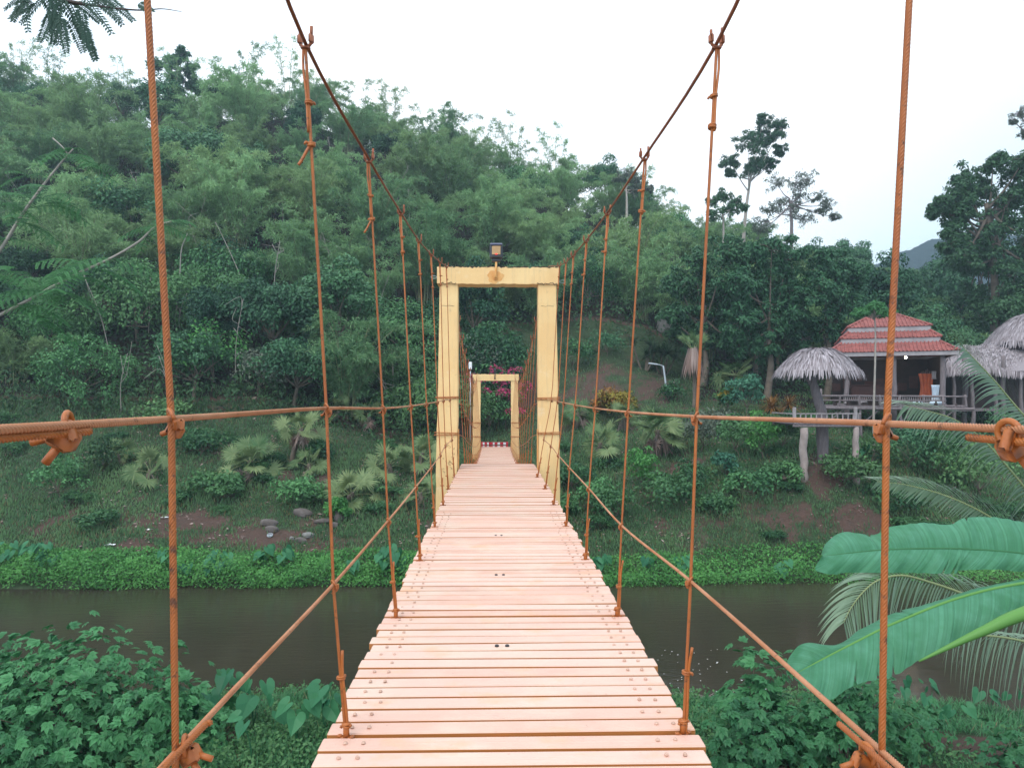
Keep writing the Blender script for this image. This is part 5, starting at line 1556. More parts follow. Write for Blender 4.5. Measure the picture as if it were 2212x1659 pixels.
TU = [(158, 322, 14, 5, .55), (150, 335, 14, 4, .8), (215, 355, 14, 6, .38), (60, 380, 14, 3, .5), (90, 430, 14, 4, .85), (70, 450, 14, 4, .9), (40, 480, 14, 4, .8), (15, 440, 14, 6, .5), (20, 520, 14, 5, .7), (335, 490, 13.6, 5, .6), (372, 478, 13.6, 3, .5), (240, 560, 13.6, 4, .9), (160, 600, 13.6, 5, 1.0), (90, 630, 13.6, 5, 1.0), (200, 580, 13.6, 4, .9), (20, 660, 13.6, 5, 1.0), (-20, 600, 13.6, 5, .9), (150, 640, 13.6, 4, .8)]
for (px, py, d, k, L) in TU:
    p = V3(at(px, py, d))
    for i_ in range(k):
        a = r_.uniform(0, 6.28); bipinnate(lm, p, (math.cos(a), math.sin(a) * .7, r_.uniform(-.1, .5)), (0, -.45, .9), L * r_.uniform(.7, 1.1), r_, np.clip(r_.normal(.5, .2), 0, 1), .45, npin=8)
put3(lm, "leaves", G["feather"], fb); put3(wm_, "branches", M["pale_bark"], fb, True)
# ================================================================ BUILDINGS OF THE FAR BANK
M["tile"] = painted("red_roof_tiles", (0.33, 0.10, 0.085), (0.20, 0.062, 0.055), (0.08, 0.04, 0.035), .8, 2.5, 9, .8, .3, stretch=(1, 1, 3))
M["fascia"] = painted("grey_fascia_board", (0.36, 0.32, 0.33), (0.27, 0.24, 0.25), (0.10, 0.09, 0.09), .8, 3, 16, .7)
M["lilac"] = painted("bleached_timber", (0.34, 0.30, 0.31), (0.25, 0.22, 0.22), (0.08, 0.07, 0.06), .85, 4, 20, .7, .3)
M["cloth_orange"] = painted("orange_curtain_cloth", (0.60, 0.14, 0.05), (0.45, 0.10, 0.04), (0.1, 0.03, 0.02), .8)
M["cloth_white"] = painted("pale_blue_white_cloth", (0.62, 0.72, 0.80), (0.55, 0.66, 0.78), (0.3, 0.3, 0.3), .7)
M["rock"] = painted("grey_brown_rock", (0.13, 0.11, 0.10), (0.09, 0.075, 0.07), (0.05, 0.045, 0.04), .9, 2.5, 10, .6, .5)
M["pale_rock"] = painted("pale_boulder", (0.21, 0.20, 0.19), (0.15, 0.15, 0.14), (0.08, 0.09, 0.08), .9, 2.5, 10, .6, .5)
M["lamp_white"] = painted("grey_white_pole", (0.50, 0.55, 0.60), (0.42, 0.47, 0.52), (0.2, 0.2, 0.2), .5)

def W(px, py, d): return V3(at(px, py, d))
r_ = np.random.default_rng(5)

pv_c = np.array([22.38, 43.93])
pav = empty("pavilion", (22.38, 43.9, gz(22.38, 43.9)), label="open wooden pavilion on stilts under a three-tiered red tile roof", cat="pavilion")
def hip(mb, c, w0, z0, w1, z1, ridge=0.0, rib=.2, d0=None, d1=None):
    """hipped roof tier: eave square w0 at z0, upper square w1 at z1"""
    d0 = d0 or w0; d1 = d1 or w1
    E = [np.array([c[0] + a * w0 / 2, c[1] + b_ * d0 / 2, z0]) for a, b_ in ((-1, -1), (1, -1), (1, 1), (-1, 1))]
    U = [np.array([c[0] + a * (w1 / 2 + ridge), c[1] + b_ * d1 / 2, z1]) for a, b_ in ((-1, -1), (1, -1), (1, 1), (-1, 1))]
    for k in range(4):
        k2 = (k + 1) % 4
        mb.add([E[k], E[k2], U[k2], U[k]], [[0, 1, 2, 3]])
        n_ = int(np.linalg.norm(E[k2] - E[k]) / rib)
        for j in range(n_ + 1):
            f = j / n_
            a = E[k] * (1 - f) + E[k2] * f
            # the rib runs straight up the slope until it meets the hip
            ex = norm((E[k2] - E[k])[None])[0]
            s0 = np.dot(a - E[k], ex); LE = np.linalg.norm(E[k2] - E[k])
            up = (U[k] + U[k2]) / 2 - (E[k] + E[k2]) / 2; up = up - ex * np.dot(up, ex)
            inL = np.dot(U[k] - E[k], ex); inR = LE - np.dot(U[k2] - E[k], ex)
            tmax = min(1.0, s0 / max(inL, 1e-3), (LE - s0) / max(inR, 1e-3))
            if tmax < .05: continue
            nrm = np.cross(ex, norm(up[None])[0]); nrm *= np.sign(nrm[2])
            Pp = np.array([a + up * t_ + nrm * .02 for t_ in np.linspace(0, tmax, 3)])
            mb.tube(Pp, .045, 5)
        mb.tube(np.array([E[k], U[k]]) + [0, 0, .03], .07, 6)
for (w0, y0, pe, w1, pe1, pf, ridge, last) in ((6.67, 40.6, 757.6, 5.1, 737, 767, 0, 0), (5.2, 41.33, 728, 4.3, 713.5, 738.6, 0, 0), (4.36, 41.75, 703.5, .3, 678, 714, .45, 1)):
    z0 = EYE + (858 - pe) / 1600 * y0
    z1 = EYE + ((858 - pe1) / 1600 * (43.93 if last else 43.93 - w1 / 2))
    zf = EYE + (858 - pf) / 1600 * y0
    rm = MB(); hip(rm, pv_c, w0 + .16, z0, w1, z1, ridge)
    rf_ = put2(rm, "roof", M["tile"], pav, False)
    fm_ = MB()
    h_ = z0 - zf; zc = (z0 + zf) / 2 - .01
    for sgn in (-1, 1):
        fm_.box((pv_c[0], pv_c[1] + sgn * w0 / 2, zc), (w0, .05, h_), bevel=.01)
        fm_.box((pv_c[0] + sgn * (w0 / 2 + .003), pv_c[1], zc), (.05, w0 - .06, h_), bevel=.01)
    o = fm_.build("fascia", M["fascia"], None); o.data.transform(Matrix.Translation(-pav.location)); o.parent = rf_
FZ = EYE + (858 - 872) / 1600 * 41.3           # floor
def log(mb, a, b_, r0, r1=None, seed=0, sides=9):
    a = np.array(a, float); b_ = np.array(b_, float); rr = np.random.default_rng(seed)
    t = np.linspace(0, 1, 9)[:, None]
    P = a * (1 - t) + b_ * t + rr.normal(0, r0 * .22, (9, 3)) * np.sin(t * math.pi)
    mb.tube(P, np.linspace(r0, r1 or r0, 9) * rr.uniform(.92, 1.1, 9), sides)
for i_, (px, d) in enumerate(((1842, 41.0), (1936, 41.0), (2030, 41.0), (1850, 46.4), (1990, 46.4), (2060, 46.4))):
    p = W(px, 860, d); mb = MB()
    log(mb, (p[0], p[1], gz(p[0], p[1]) - .7), (p[0] + .05, p[1], EYE + 2.45), .17, .13, i_)
    put2(mb, "post", M["timber"], pav)
mb = MB(); mb.box((pv_c[0], 43.9, FZ - .08), (5.7, 5.9, .14), bevel=.02); put2(mb, "floor", M["timber"], pav, False)
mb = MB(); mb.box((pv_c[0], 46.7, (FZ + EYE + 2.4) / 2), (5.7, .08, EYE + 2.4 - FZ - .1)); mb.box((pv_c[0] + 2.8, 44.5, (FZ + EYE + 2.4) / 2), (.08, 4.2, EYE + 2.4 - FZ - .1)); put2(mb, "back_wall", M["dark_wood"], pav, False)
mb = MB()
for k in range(9): mb.box((pv_c[0] - 2.6 + .65 * k, 46.6, FZ + 1.0 + .3 * (k % 3)), (.5, .06, .5 + .25 * (k % 2)))
put2(mb, "shelves", M["red_wood"], pav, False)
mb = MB(); mb.box((pv_c[0] - .6, 44.0, FZ + .55), (2.6, .6, 1.0), bevel=.03); mb.box((pv_c[0] - .6, 44.0, FZ + 1.08), (2.8, .75, .06), bevel=.01); put2(mb, "counter", M["red_wood"], pav, False)
mb = MB()
x0, x1 = W(1838, 860, 40.9)[0], W(2034, 860, 40.9)[0]
mb.box(((x0 + x1) / 2, 40.78, FZ + .42), (x1 - x0, .10, .09), bevel=.015)
mb.box(((x0 + x1) / 2, 40.78, FZ + .03), (x1 - x0, .07, .07), bevel=.01)
for k in range(46): mb.box((x0 + .06 + (x1 - x0 - .12) * k / 45, 40.78, FZ + .22), (.035, .03, .32))
put2(mb, "railing", M["lilac"], pav, False)

# veranda in front, on stilts
ver = empty("veranda", (22.0, 39.4, gz(22.0, 39.4)), label="rickety timber veranda on stilts in front of the red-roofed pavilion", cat="veranda")
PAV_OBJS = []
x0, x1 = W(1809, 870, 39.6)[0], W(2096, 870, 39.6)[0]
zf = EYE + (858 - 877) / 1600 * 39.5
mb = MB()
for k in range(7): mb.box(((x0 + x1) / 2 + r_.normal(0, .05), 38.9 + k * .25, zf + r_.normal(0, .01)), (x1 - x0 + r_.normal(0, .15), .21, .06), bevel=.01)
log(mb, (x0 - .2, 38.75, zf - .12), (x1 + .3, 38.75, zf - .15), .09, .08, 3)
put2(mb, "floor", M["timber"], ver, False)
mb = MB()
log(mb, (x0, 38.8, EYE + (858 - 855) / 1600 * 38.8), (x1, 38.8, EYE + (858 - 857) / 1600 * 38.8), .055, .045, 8)
log(mb, (x0, 38.8, EYE + (858 - 865) / 1600 * 38.8), (x1 - 1, 38.8, EYE + (858 - 866) / 1600 * 38.8), .04, .04, 9)
put2(mb, "rail", M["timber"], ver)
for k in range(8):
    mb = MB(); x = x0 + (x1 - x0) * k / 7 + r_.normal(0, .08)
    log(mb, (x, 38.8, gz(x, 38.8) - .9 if k % 2 == 0 else zf - .1), (x + r_.normal(0, .08), 38.8, EYE + .12 + (.35 if k == 0 else 0)), .085 if k % 2 == 0 else .05, .06, 40 + k)
    put2(mb, "post", M["timber"], ver)
for i_, (px, s) in enumerate(((1905, .9), (2015, .6), (2050, .7))):     # bundles and sacks lying on the veranda
    c = MB(); g = W(px, 866, 39.3)
    blob = np.random.default_rng(i_ + 3)
    a = np.linspace(-.5, .5, 9)
    c.tube(np.stack([a * s, 0 * a, .02 * np.sin(a * 9) + .13], 1), .14 * np.sqrt(np.clip(1.05 - (a * 2) ** 2, .05, 1)) * blob.uniform(.8, 1.15, 9), 9)
    o = c.build("sack", M["cloth_white"] if i_ else M["lilac"], None, True); o.location = (g[0], g[1], zf + .03)
    tag(o, ["long pale bundle lying at the left of the veranda floor", "small white sack on the veranda below the right post", "round white sack at the right end of the veranda"][i_], "sack")
mb = MB()
for k in range(16):
    x = x0 + (x1 - x0) * r_.random(); s_ = r_.uniform(.08, .22)
    mb.tube(smooth_path([(x, 39.0, zf + .02), (x, 39.0, zf + s_), (x + r_.normal(0, .02), 39.0, zf + s_ * 1.8)], 3), [s_ * .5, s_ * .62, s_ * .6, s_ * .5, s_ * .35, s_ * .25, s_ * .2], 8) if k % 2 else mb.box((x, 39.1, zf + s_), (s_ * 2.2, .3, s_ * 1.8), bevel=.01)
o = put2(mb, "shelf_clutter", M["dark_wood"], ver, False); tag(o, "pots and boxes kept along the veranda", kind="stuff")
mb = MB()
for k in range(4):
    xa_ = x0 + (x1 - x0) * (k + .1) / 4; log(mb, (xa_, 38.85, zf - 1.1), (xa_ + 1.1, 38.85, zf - .15), .045, .04, 90 + k, 6)
put2(mb, "brace", M["timber"], ver)
# things inside the pavilion
for i_, (px, py, s) in enumerate(((1941, 773, .06), (1885, 785, .045))):
    g = W(px, py, 42.2 if i_ == 0 else 44.5)
    o = empty("hanging_bulb", g, label=["bright lit bulb hanging under the middle of the pavilion eave", "smaller lit bulb deeper inside the pavilion on the left"][i_], cat="lamp")
    c = MB(); a = np.linspace(0, math.pi, 9); c.tube(np.stack([0 * a, 0 * a, -s * np.cos(a)], 1), np.maximum(s * np.sin(a), .004), 12); c.build("bulb", M["bulb"], o, True)
    c = MB(); c.tube([(0, 0, s), (0, 0, s + .06)], .025, 8); c.tube([(0, 0, s + .06), (0, 0, EYE + 2.45 - g[2])], .008, 5); c.build("cord", M["black"], o)
def cloth(name, px, py, d, w, h, mat, label, cat):
    g = W(px, py, d); c = MB(); n_ = 26
    xs_ = np.linspace(-w / 2, w / 2, n_); V = []
    for q in range(8):
        f = q / 7
        for x in xs_: V.append((x * (1 - .25 * math.sin(f * 3)), .05 * math.sin(x * 22 / max(w, .3)) + .02 * math.sin(f * 7 + x * 9), -f * h))
    ii = np.arange(7)[:, None] * n_ + np.arange(n_ - 1)[None]
    c.add(V, np.stack([ii, ii + 1, ii + 1 + n_, ii + n_], -1).reshape(-1, 4))
    o = c.build(name, mat, None, True); o.location = g
    so = o.modifiers.new("thickness", 'SOLIDIFY'); so.thickness = .012
    return tag(o, label, cat)
cloth("hanging_dress", 2009, 832, 41.5, .42, .95, M["cloth_white"], "pale blue white dress hanging beside the right pavilion post", "dress")
cloth("hanging_dress", 2003, 803, 41.7, .26, .45, M["lilac"], "small grey garment hanging above the pale dress", "dress")
cloth("curtain", 1968, 808, 43.0, .8, 1.4, M["cloth_orange"], "reddish orange curtain inside the pavilion on the right", "curtain")

# the pavilion stands turned towards the river crossing, so everything of it turns about its centre
PR = Matrix.Rotation(R(-22), 3, 'Z')
pc_ = Vector((22.38, 43.93, 0))
for o in [q for q in COL.objects if q.parent is None and (q.name.split('.')[0] in ("pavilion", "veranda", "sack", "hanging_bulb", "hanging_dress", "curtain"))]:
    v = o.location - pc_; z_ = v.z; v.z = 0; v = PR @ (v * .97)
    o.location = (pc_.x + 1.0 + v.x, pc_.y - .1 + v.y, z_)
    o.rotation_euler[2] += R(-22)
    if o.type == 'EMPTY' and o.name.split('.')[0] in ("pavilion", "veranda"): o.scale = (.97, .97, 1)
# --- thatch helper: overlapping strips laid in courses down a roof
def thatch(mb, fn, courses, per, L, wv, r, sag=.12, fr=.0):
    for ci in range(courses):
        f = ci / (courses - 1)
        for k in range(int(per * (.25 + f))):
            a = r.random()
            p, d, nn = fn(a, min(1.0, f + r.normal(0, .012)))
            t = float(np.clip(r.normal(.55, .22), 0, 1))
            n1 = 1
            strips(mb, np.array([p + nn * r.uniform(.0, .05)]), np.array([d + nn * r.uniform(.0, .08) + r.normal(0, .10, 3) - np.array([0, 0, .9 * f ** 4])]), np.array([nn + r.normal(0, .2, 3)]), np.array([L * r.uniform(.7, 1.2)]), wv * r.uniform(.7, 1.4), sag, 2, 0, t, .8)

def cone_fn(c, Rr, H, z0, bulge=.30, sx=1.0):
    def fn(a, f):
        th = a * 2 * math.pi
        rr = Rr * f
        z = z0 + H * (1 - f) + bulge * H * math.sin(f * math.pi)
        dz = (-H + bulge * H * math.pi * math.cos(f * math.pi)) / Rr
        out = np.array([math.cos(th), math.sin(th), 0])
        d = norm((out + np.array([0, 0, dz]))[None])[0]
        nn = norm((np.array([0, 0, 1.0]) - out * dz)[None])[0]
        return np.array([c[0] + out[0] * rr * sx, c[1] + out[1] * rr, z]), d, nn
    return fn
def cone_solid(mb, fn, n_=40, m_=8, f0=.0, off=-.05):
    V = []
    for i in range(m_ + 1):
        for k in range(n_):
            p, d, nn = fn(k / n_, f0 + (1 - f0) * i / m_); V.append(p + nn * off)
    i = np.arange(m_)[:, None]; j = np.arange(n_)[None]
    mb.add(V, np.stack([i * n_ + j, i * n_ + (j + 1) % n_, (i + 1) * n_ + (j + 1) % n_, (i + 1) * n_ + j], -1).reshape(-1, 4), 0, .3)

M["lilac_wood"] = painted("sun_bleached_log", (0.36, 0.29, 0.27), (0.27, 0.215, 0.20), (0.12, 0.09, 0.08), .85, 3, 16, .7, .3)
# --- treehouse: round thatched roof on a leaning trunk, with a platform on two stilts
td = 34.0
c3 = W(1766, 800, td)
tg = W(1779, 1000, td); tgz = gz(tg[0], td)
th = empty("treehouse", (tg[0], td, tgz), label="small treehouse with round grey thatched roof over a railed platform on stilts", cat="treehouse")
fn = cone_fn((c3[0], td), 1.84, (803 - 754) / 1600 * td, EYE + (858 - 801) / 1600 * td)
mb = MB(); thatch(mb, fn, 15, 190, .42, .055, r_, .10); cone_solid(mb, fn)
put2(mb, "thatched_roof", M["thatch"], th, False)
mb = MB()
for k in range(14):
    a = k / 14 * 2 * math.pi
    mb.tube([(c3[0], td, EYE + (858 - 762) / 1600 * td), (c3[0] + math.cos(a) * 1.8, td + math.sin(a) * 1.8, EYE + (858 - 802) / 1600 * td)], .03, 5)
put2(mb, "rafters", M["dark_wood"], th)
mb = MB()
trunk_pts = [(1779, 1004), (1777, 960), (1776, 915), (1775, 890), (1768, 868), (1760, 840), (1757, 822), (1764, 795), (1766, 765)]
mb.tube(smooth_path([W(x, y, td) for x, y in trunk_pts], 4), np.interp(np.arange(33), [0, 8, 14, 24, 32], [.24, .27, .22, .17, .09]) * r_.uniform(.95, 1.06, 33), 10)
mb.tube(smooth_path([W(1760, 838, td), W(1745, 822, td), W(1738, 806, td)], 4), .07, 7)
mb.tube(smooth_path([W(1757, 822, td), W(1780, 810, td), W(1800, 800, td)], 4), .06, 7)
put2(mb, "trunk", M["timber"], th)
for i_, (px, yt, yb, rad) in enumerate(((1736, 924, 1024, .19), (1849, 922, 1022, .15))):
    mb = MB(); a = W(px, yb, td - 1.2); b_ = W(px, yt, td - 1.2)
    a[2] = gz(a[0], a[1]) - .2
    log(mb, a, b_, rad * 1.0, rad * .85, 20 + i_, 11)
    put2(mb, "stilt", M["lilac_wood"], th)
zp = EYE + (858 - 920) / 1600 * (td - 1.2)
xa, xb = W(1712, 900, td - 1.2)[0], W(1858, 900, td - 1.2)[0]
mb = MB()
mb.box(((xa + xb) / 2, td - 1.25, zp), (xb - xa, .14, .12), bevel=.02); mb.box(((xa + xb) / 2, td + 1.2, zp), (xb - xa, .14, .12), bevel=.02)
for k in range(12): mb.box((xa + .12 + (xb - xa - .24) * k / 11, td, zp + .09), (.19, 2.7, .045), bevel=.008)
put2(mb, "platform", M["timber"], th, False)
mb = MB()
zr = EYE + (858 - 894) / 1600 * (td - 1.2)
mb.box(((xa + xb) / 2, td - 1.25, zr), (xb - xa, .07, .05), bevel=.01)
for k in range(13): mb.box((xa + .1 + (xb - xa - .2) * k / 12, td - 1.25, (zp + zr) / 2 + .06), (.05, .04, zr - zp - .10))
for px in (1716, 1848): mb.box((W(px, 900, td - 1.25)[0], td - 1.25, zr - .02), (.15, .10, .62), bevel=.02)
mb.box((xa, td, zr), (.06, 2.4, .05)); mb.box((xb, td, zr), (.06, 2.4, .05))
put2(mb, "railing", M["lilac"], th, False)

# --- long thatched house at the right edge
hd = 45.0
hg = W(2235, 860, hd)
hs = empty("thatched_house", (hg[0], hd, gz(hg[0], hd)), label="long grey thatched house with a second domed thatch roof at the right edge", cat="house")
def slope_fn(x0e, x1e, x0t, x1t, ye, ze, yt, zt):
    def fn(a, f):
        e = np.array([x0e + (x1e - x0e) * a, ye, ze + .12 * math.sin(a * 9)]); t = np.array([x0t + (x1t - x0t) * a, yt, zt])
        p = t * (1 - f) + e * f; d = norm((e - t)[None])[0]
        return p, d, np.array([0, -d[2], abs(d[1])]) / max(1e-6, math.hypot(d[2], d[1]))
    return fn
pl = lambda px, py, d: W(px, py, d)
eL, eR = pl(2037, 800, 43.2), pl(2420, 806, 43.2); tL, tR = pl(2072, 745, 47), pl(2400, 741, 47)
fn = slope_fn(eL[0], eR[0], tL[0], tR[0], 43.2, eL[2], 47, tL[2])
mb = MB(); thatch(mb, fn, 16, 560, .50, .06, r_, .10)
P_ = [fn(0, 0)[0], fn(1, 0)[0], fn(1, 1)[0], fn(0, 1)[0]]
mb.add([p - [0, 0, .06] for p in P_], [[0, 1, 2, 3]], 0, .3)
for p in P_[::-1]: pass
bk = [P_[0] - [0, 0, .06], P_[1] - [0, 0, .06], P_[1] + [0, 4, -1.6], P_[0] + [0, 4, -1.6]]
mb.add(bk, [[0, 1, 2, 3]], 0, .3)
# hip end on the left
lf = slope_fn(0, 1, 0, 1, 0, 0, 0, 0)
def left_fn(a, f):
    e = P_[3] * (1 - a) + (P_[3] + np.array([.1, 7.0, 0])) * a; t = P_[0]
    p = t * (1 - f) + e * f; d = norm((e - t)[None])[0]
    return p, d, norm(np.array([[-.75, 0, .8]]))[0]
thatch(mb, left_fn, 12, 110, .5, .06, r_, .1)
put2(mb, "thatched_roof", M["thatch"], hs, False)
dome = cone_fn((W(2238, 740, 47.5)[0], 47.5), 3.0, (738 - 672) / 1600 * 47.5, EYE + (858 - 738) / 1600 * 47.5, .25)
mb = MB(); thatch(mb, dome, 15, 240, .5, .065, r_, .10); cone_solid(mb, dome)
put2(mb, "domed_roof", M["thatch"], hs, False)
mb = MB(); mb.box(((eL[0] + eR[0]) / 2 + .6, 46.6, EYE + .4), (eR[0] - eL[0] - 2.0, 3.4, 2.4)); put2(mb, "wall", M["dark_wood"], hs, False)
for k, px in enumerate((2060, 2100, 2150, 2205)):
    mb = MB(); p = W(px, 860, 43.6)
    log(mb, (p[0], p[1], gz(p[0], p[1]) - .2), (p[0], p[1], EYE + 1.6), .13, .10, 60 + k); put2(mb, "post", M["timber"], hs)
mb = MB(); mb.box(((eL[0] + eR[0]) / 2 + .4, 45.4, EYE - .75), (eR[0] - eL[0] - .8, 3.8, .16)); put2(mb, "floor", M["timber"], hs, False)

# --- young tree with thin pale trunk in front of the pavilion
def thin_tree(name, px, yb, yt, d, crown_w, crown_h, label, mat="feather", seed=1, sp=False, r0=.07, nb=26, per=110, leaf=.16, cat="tree", bark="pale_bark", trunk_px=None):
    r = np.random.default_rng(seed)
    b0 = W(px, yb, d); top = W(px, yt, d)
    g = np.array([b0[0], d, gz(b0[0], d)])
    o = empty(name, g, label=label, cat=cat)
    cm, tm = MB(), MB()
    tp = np.array([top[0], d, top[2] - crown_h])
    if trunk_px: path = [g - [0, 0, .3]] + [W(x, y, d) for x, y in trunk_px] + [tp + [0, 0, crown_h * .5]]
    else: path = [g - [0, 0, .3], (g + tp) / 2 + [r.normal(0, .05), 0, 0], tp, tp + [0, 0, crown_h * .6]]
    tm.tube(smooth_path(path, 5), np.linspace(r0, r0 * .4, (len(path) - 1) * 5 + 1), 8)
    ends = []
    for k in range(nb):
        a = r.uniform(0, 6.28); q = math.sqrt(r.random())
        c = tp + np.array([math.cos(a) * crown_w / 2 * q, math.sin(a) * crown_w / 2 * q, crown_h * (.25 + .6 * (1 - q * q) * r.uniform(.6, 1.1))])
        ends.append(c)
        blob_leaves(cm, c, crown_w * .14, per, leaf, .45, .45, r=r, up=.8)
        tm.tube(smooth_path([tp + [0, 0, crown_h * .2 * r.random()], (tp + c) / 2 + [0, 0, .05], c], 3), np.linspace(r0 * .35, .008, 7), 5)
    put2(cm, "crown", G[mat], o, False); put2(tm, "trunk", M[bark], o)
    return o
thin_tree("young_tree", 1888, 944, 648, 36.5, 1.9, 1.0, "young tree with thin pale trunk and umbrella crown in front of the red roof", seed=3, trunk_px=[(1887, 900), (1890, 800), (1891, 720)])

# --- emergent and sparse trees on the right skyline
def lobed_tree(name, base_px, d, trunk_px, lobes, label, mat, seed, r0, leaf=.3, per=170, bark="pale_bark", density=1.0, twigs=True, cat="tree"):
    """lobes: (px, py, radius px) ellipsoidal clumps of foliage carried by limbs"""
    r = np.random.default_rng(seed); k_ = d / 1600.
    X = (base_px - 1068) / 1600. * d
    o = empty(name, (X, d, gz(X, d)), label=label, cat=cat)
    cm, tm = MB(), MB()
    tr_ = [np.array([X, d, gz(X, d) - .3])] + [W(x, y, d) for x, y in trunk_px]
    tp = smooth_path(tr_, 6)
    tm.tube(tp, np.linspace(r0, r0 * .35, len(tp)), 8)
    for (x, y, rp) in lobes:
        R_ = rp * k_
        c = W(x, y, d) + np.array([0, r.normal(0, R_ * .5), 0])
        st_ = tp[int(len(tp) * r.uniform(.62, .98))]
        tm.tube(smooth_path([st_, (st_ + c) / 2 - [0, 0, R_ * .2], c], 4), np.linspace(r0 * .35, .02, 9), 5)
        nb = max(6, int(20 * density))
        for q in range(nb):
            e = c + rdir(1, r)[0] * R_ * r.uniform(.25, 1.12) * np.array([1, 1, .85])
            if twigs: tm.tube(smooth_path([c, (c + e) / 2 + r.normal(0, .1, 3), e], 3), np.linspace(.03, .010, 7), 4)
            blob_leaves(cm, e, R_ * r.uniform(.18, .34), int(per * density * .62), leaf * .85, .5, .8, r=r, shell=(.15, 1.25))
    put2(cm, "crown", G[mat], o, False); put2(tm, "trunk", M[bark], o)
    return o
lobed_tree("emergent_tree", 1604, 84, [(1606, 520), (1612, 450), (1619, 400), (1624, 370)], [(1648, 262, 26), (1680, 285, 24), (1640, 300, 24), (1665, 300, 24), (1605, 325, 34), (1582, 348, 24), (1645, 345, 30), (1678, 328, 18), (1620, 365, 28), (1665, 355, 16), (1580, 372, 12)],
           "very tall tree with bare pale trunk and two-part crown standing against the sky", "forest", 11, .26, leaf=.32, per=120)
lobed_tree("sparse_tree", 1712, 74, [(1710, 500), (1708, 460), (1706, 430)], [(1680, 400, 26), (1655, 480, 26), (1640, 500, 20), (1790, 440, 20), (1800, 470, 16), (1740, 470, 26), (1720, 395, 30), (1745, 390, 22), (1735, 420, 28), (1690, 440, 28), (1715, 450, 30), (1760, 430, 18), (1775, 455, 14), (1665, 455, 20)],
           "half bare grey tree with thin twigs on the skyline right of the tallest tree", "sparse", 12, .22, leaf=.22, per=46, bark="timber")
lobed_tree("sparse_tree", 1565, 70, [(1563, 500), (1560, 460)], [(1548, 428, 16), (1566, 420, 18), (1590, 440, 16), (1575, 455, 18), (1545, 460, 20), (1605, 450, 10)],
           "open crowned tree on the skyline just left of the tallest tree", "forest", 13, .16, leaf=.28, per=60)
lobed_tree("sparse_tree", 1355, 84, [(1354, 440), (1352, 400)], [(1340, 385, 16), (1360, 375, 20), (1380, 390, 18), (1400, 405, 12), (1370, 410, 18)], "thin grey-green tree on the skyline behind the right main cable", "sparse", 14, .2, leaf=.26, per=70)
lobed_tree("dark_skyline_tree", 385, 93, [(385, 230), (388, 180)], [(375, 140, 20), (395, 125, 20), (410, 150, 18), (350, 150, 22), (415, 180, 16), (425, 195, 12), (385, 170, 20)], "dark broadleaf tree sticking out of the bamboo skyline at the upper left", "forest", 15, .25, leaf=.42, per=110)
lobed_tree("sparse_tree", 2290, 50, [(2280, 500), (2262, 380), (2250, 300)], [(2200, 248, 18), (2225, 260, 26), (2190, 262, 10), (2215, 285, 14), (2260, 240, 34)], "bare twigs of a tree reaching in at the upper right edge", "sparse", 16, .3, leaf=.16, per=36, bark="timber")
# big trees to the right
lobed_tree("large_tree", 2150, 58, [(2150, 700), (2148, 600), (2140, 520), (2130, 440)], [(2100, 380, 34), (2060, 425, 36), (2030, 440, 26), (2140, 350, 30), (2180, 360, 38), (2225, 350, 40), (2100, 455, 44), (2165, 440, 46), (2230, 430, 46), (2060, 495, 34), (2120, 520, 44), (2190, 520, 50), (2250, 520, 50), (2020, 460, 14), (2090, 570, 36), (2170, 600, 46), (2240, 600, 50), (2115, 630, 30), (2075, 460, 34), (2045, 530, 30), (2090, 410, 34), (2150, 400, 40), (2200, 400, 46), (2195, 470, 46), (2140, 560, 46), (2215, 560, 50), (2060, 560, 30), (2150, 650, 40), (2210, 650, 46)],
           "large spreading dark tree filling the right edge above the thatched house", "forest", 17, .42, leaf=.34, per=120, bark="bark")
for i_, (bx_, d_, lob, lb_) in enumerate((
    (1520, 52, [(1500, 575, 44), (1545, 560, 46), (1470, 620, 44), (1520, 630, 52), (1560, 640, 50), (1485, 680, 44), (1540, 700, 52), (1450, 690, 30), (1505, 735, 34), (1570, 730, 34)], "big dark bushy tree at the right edge of the lawn"),
    (1660, 50, [(1610, 560, 46), (1655, 545, 46), (1700, 560, 44), (1590, 620, 50), (1650, 620, 56), (1710, 625, 52), (1610, 690, 52), (1670, 690, 54), (1730, 690, 44), (1600, 735, 36), (1650, 745, 36)], "widest dark bushy tree, standing behind the treehouse roof"),
    (1790, 51, [(1760, 575, 44), (1805, 580, 44), (1845, 605, 36), (1760, 640, 50), (1815, 650, 46), (1775, 700, 42), (1840, 660, 28), (1740, 730, 30)], "dark bushy tree touching the left of the red roof"))):
    lobed_tree("bushy_tree", bx_, d_, [(bx_ + 5, 790), (bx_, 740), (bx_ + 4, 660)], lob, lb_, "forest", 20 + i_, .28, leaf=.30, per=150, bark="bark")
# bamboo and trees behind the houses, right flank
rb_ = np.random.default_rng(44); bl = []
for k, (px, d, kind, s) in enumerate(((1905, 60, "tree", 1.2), (1960, 57, "tree", 1.1), (2010, 64, "bamboo", 1.1), (2070, 56, "bamboo", .8), (2110, 54, "tree", 1.0), (2180, 55, "bamboo", .8), (2230, 57, "tree", 1.1), (1860, 62, "bamboo", 1.1), (1930, 66, "bamboo", 1.0), (1740, 60, "bamboo", 1.1), (1640, 62, "bamboo", 1.1), (1690, 66, "bamboo", 1.15), (1800, 68, "bamboo", 1.1), (1560, 64, "bamboo", 1.1), (2040, 70, "tree", 1.4), (2140, 72, "tree", 1.5), (1985, 74, "tree", 1.3))):
    X = (px - 1068) / 1600. * d
    o = place((kind, int(rb_.integers(0, 5))), X, d, s, sink=.25, r=rb_)
    bl.append((px, kind, o))
bl.sort(key=lambda q: q[0]); cnt = {}
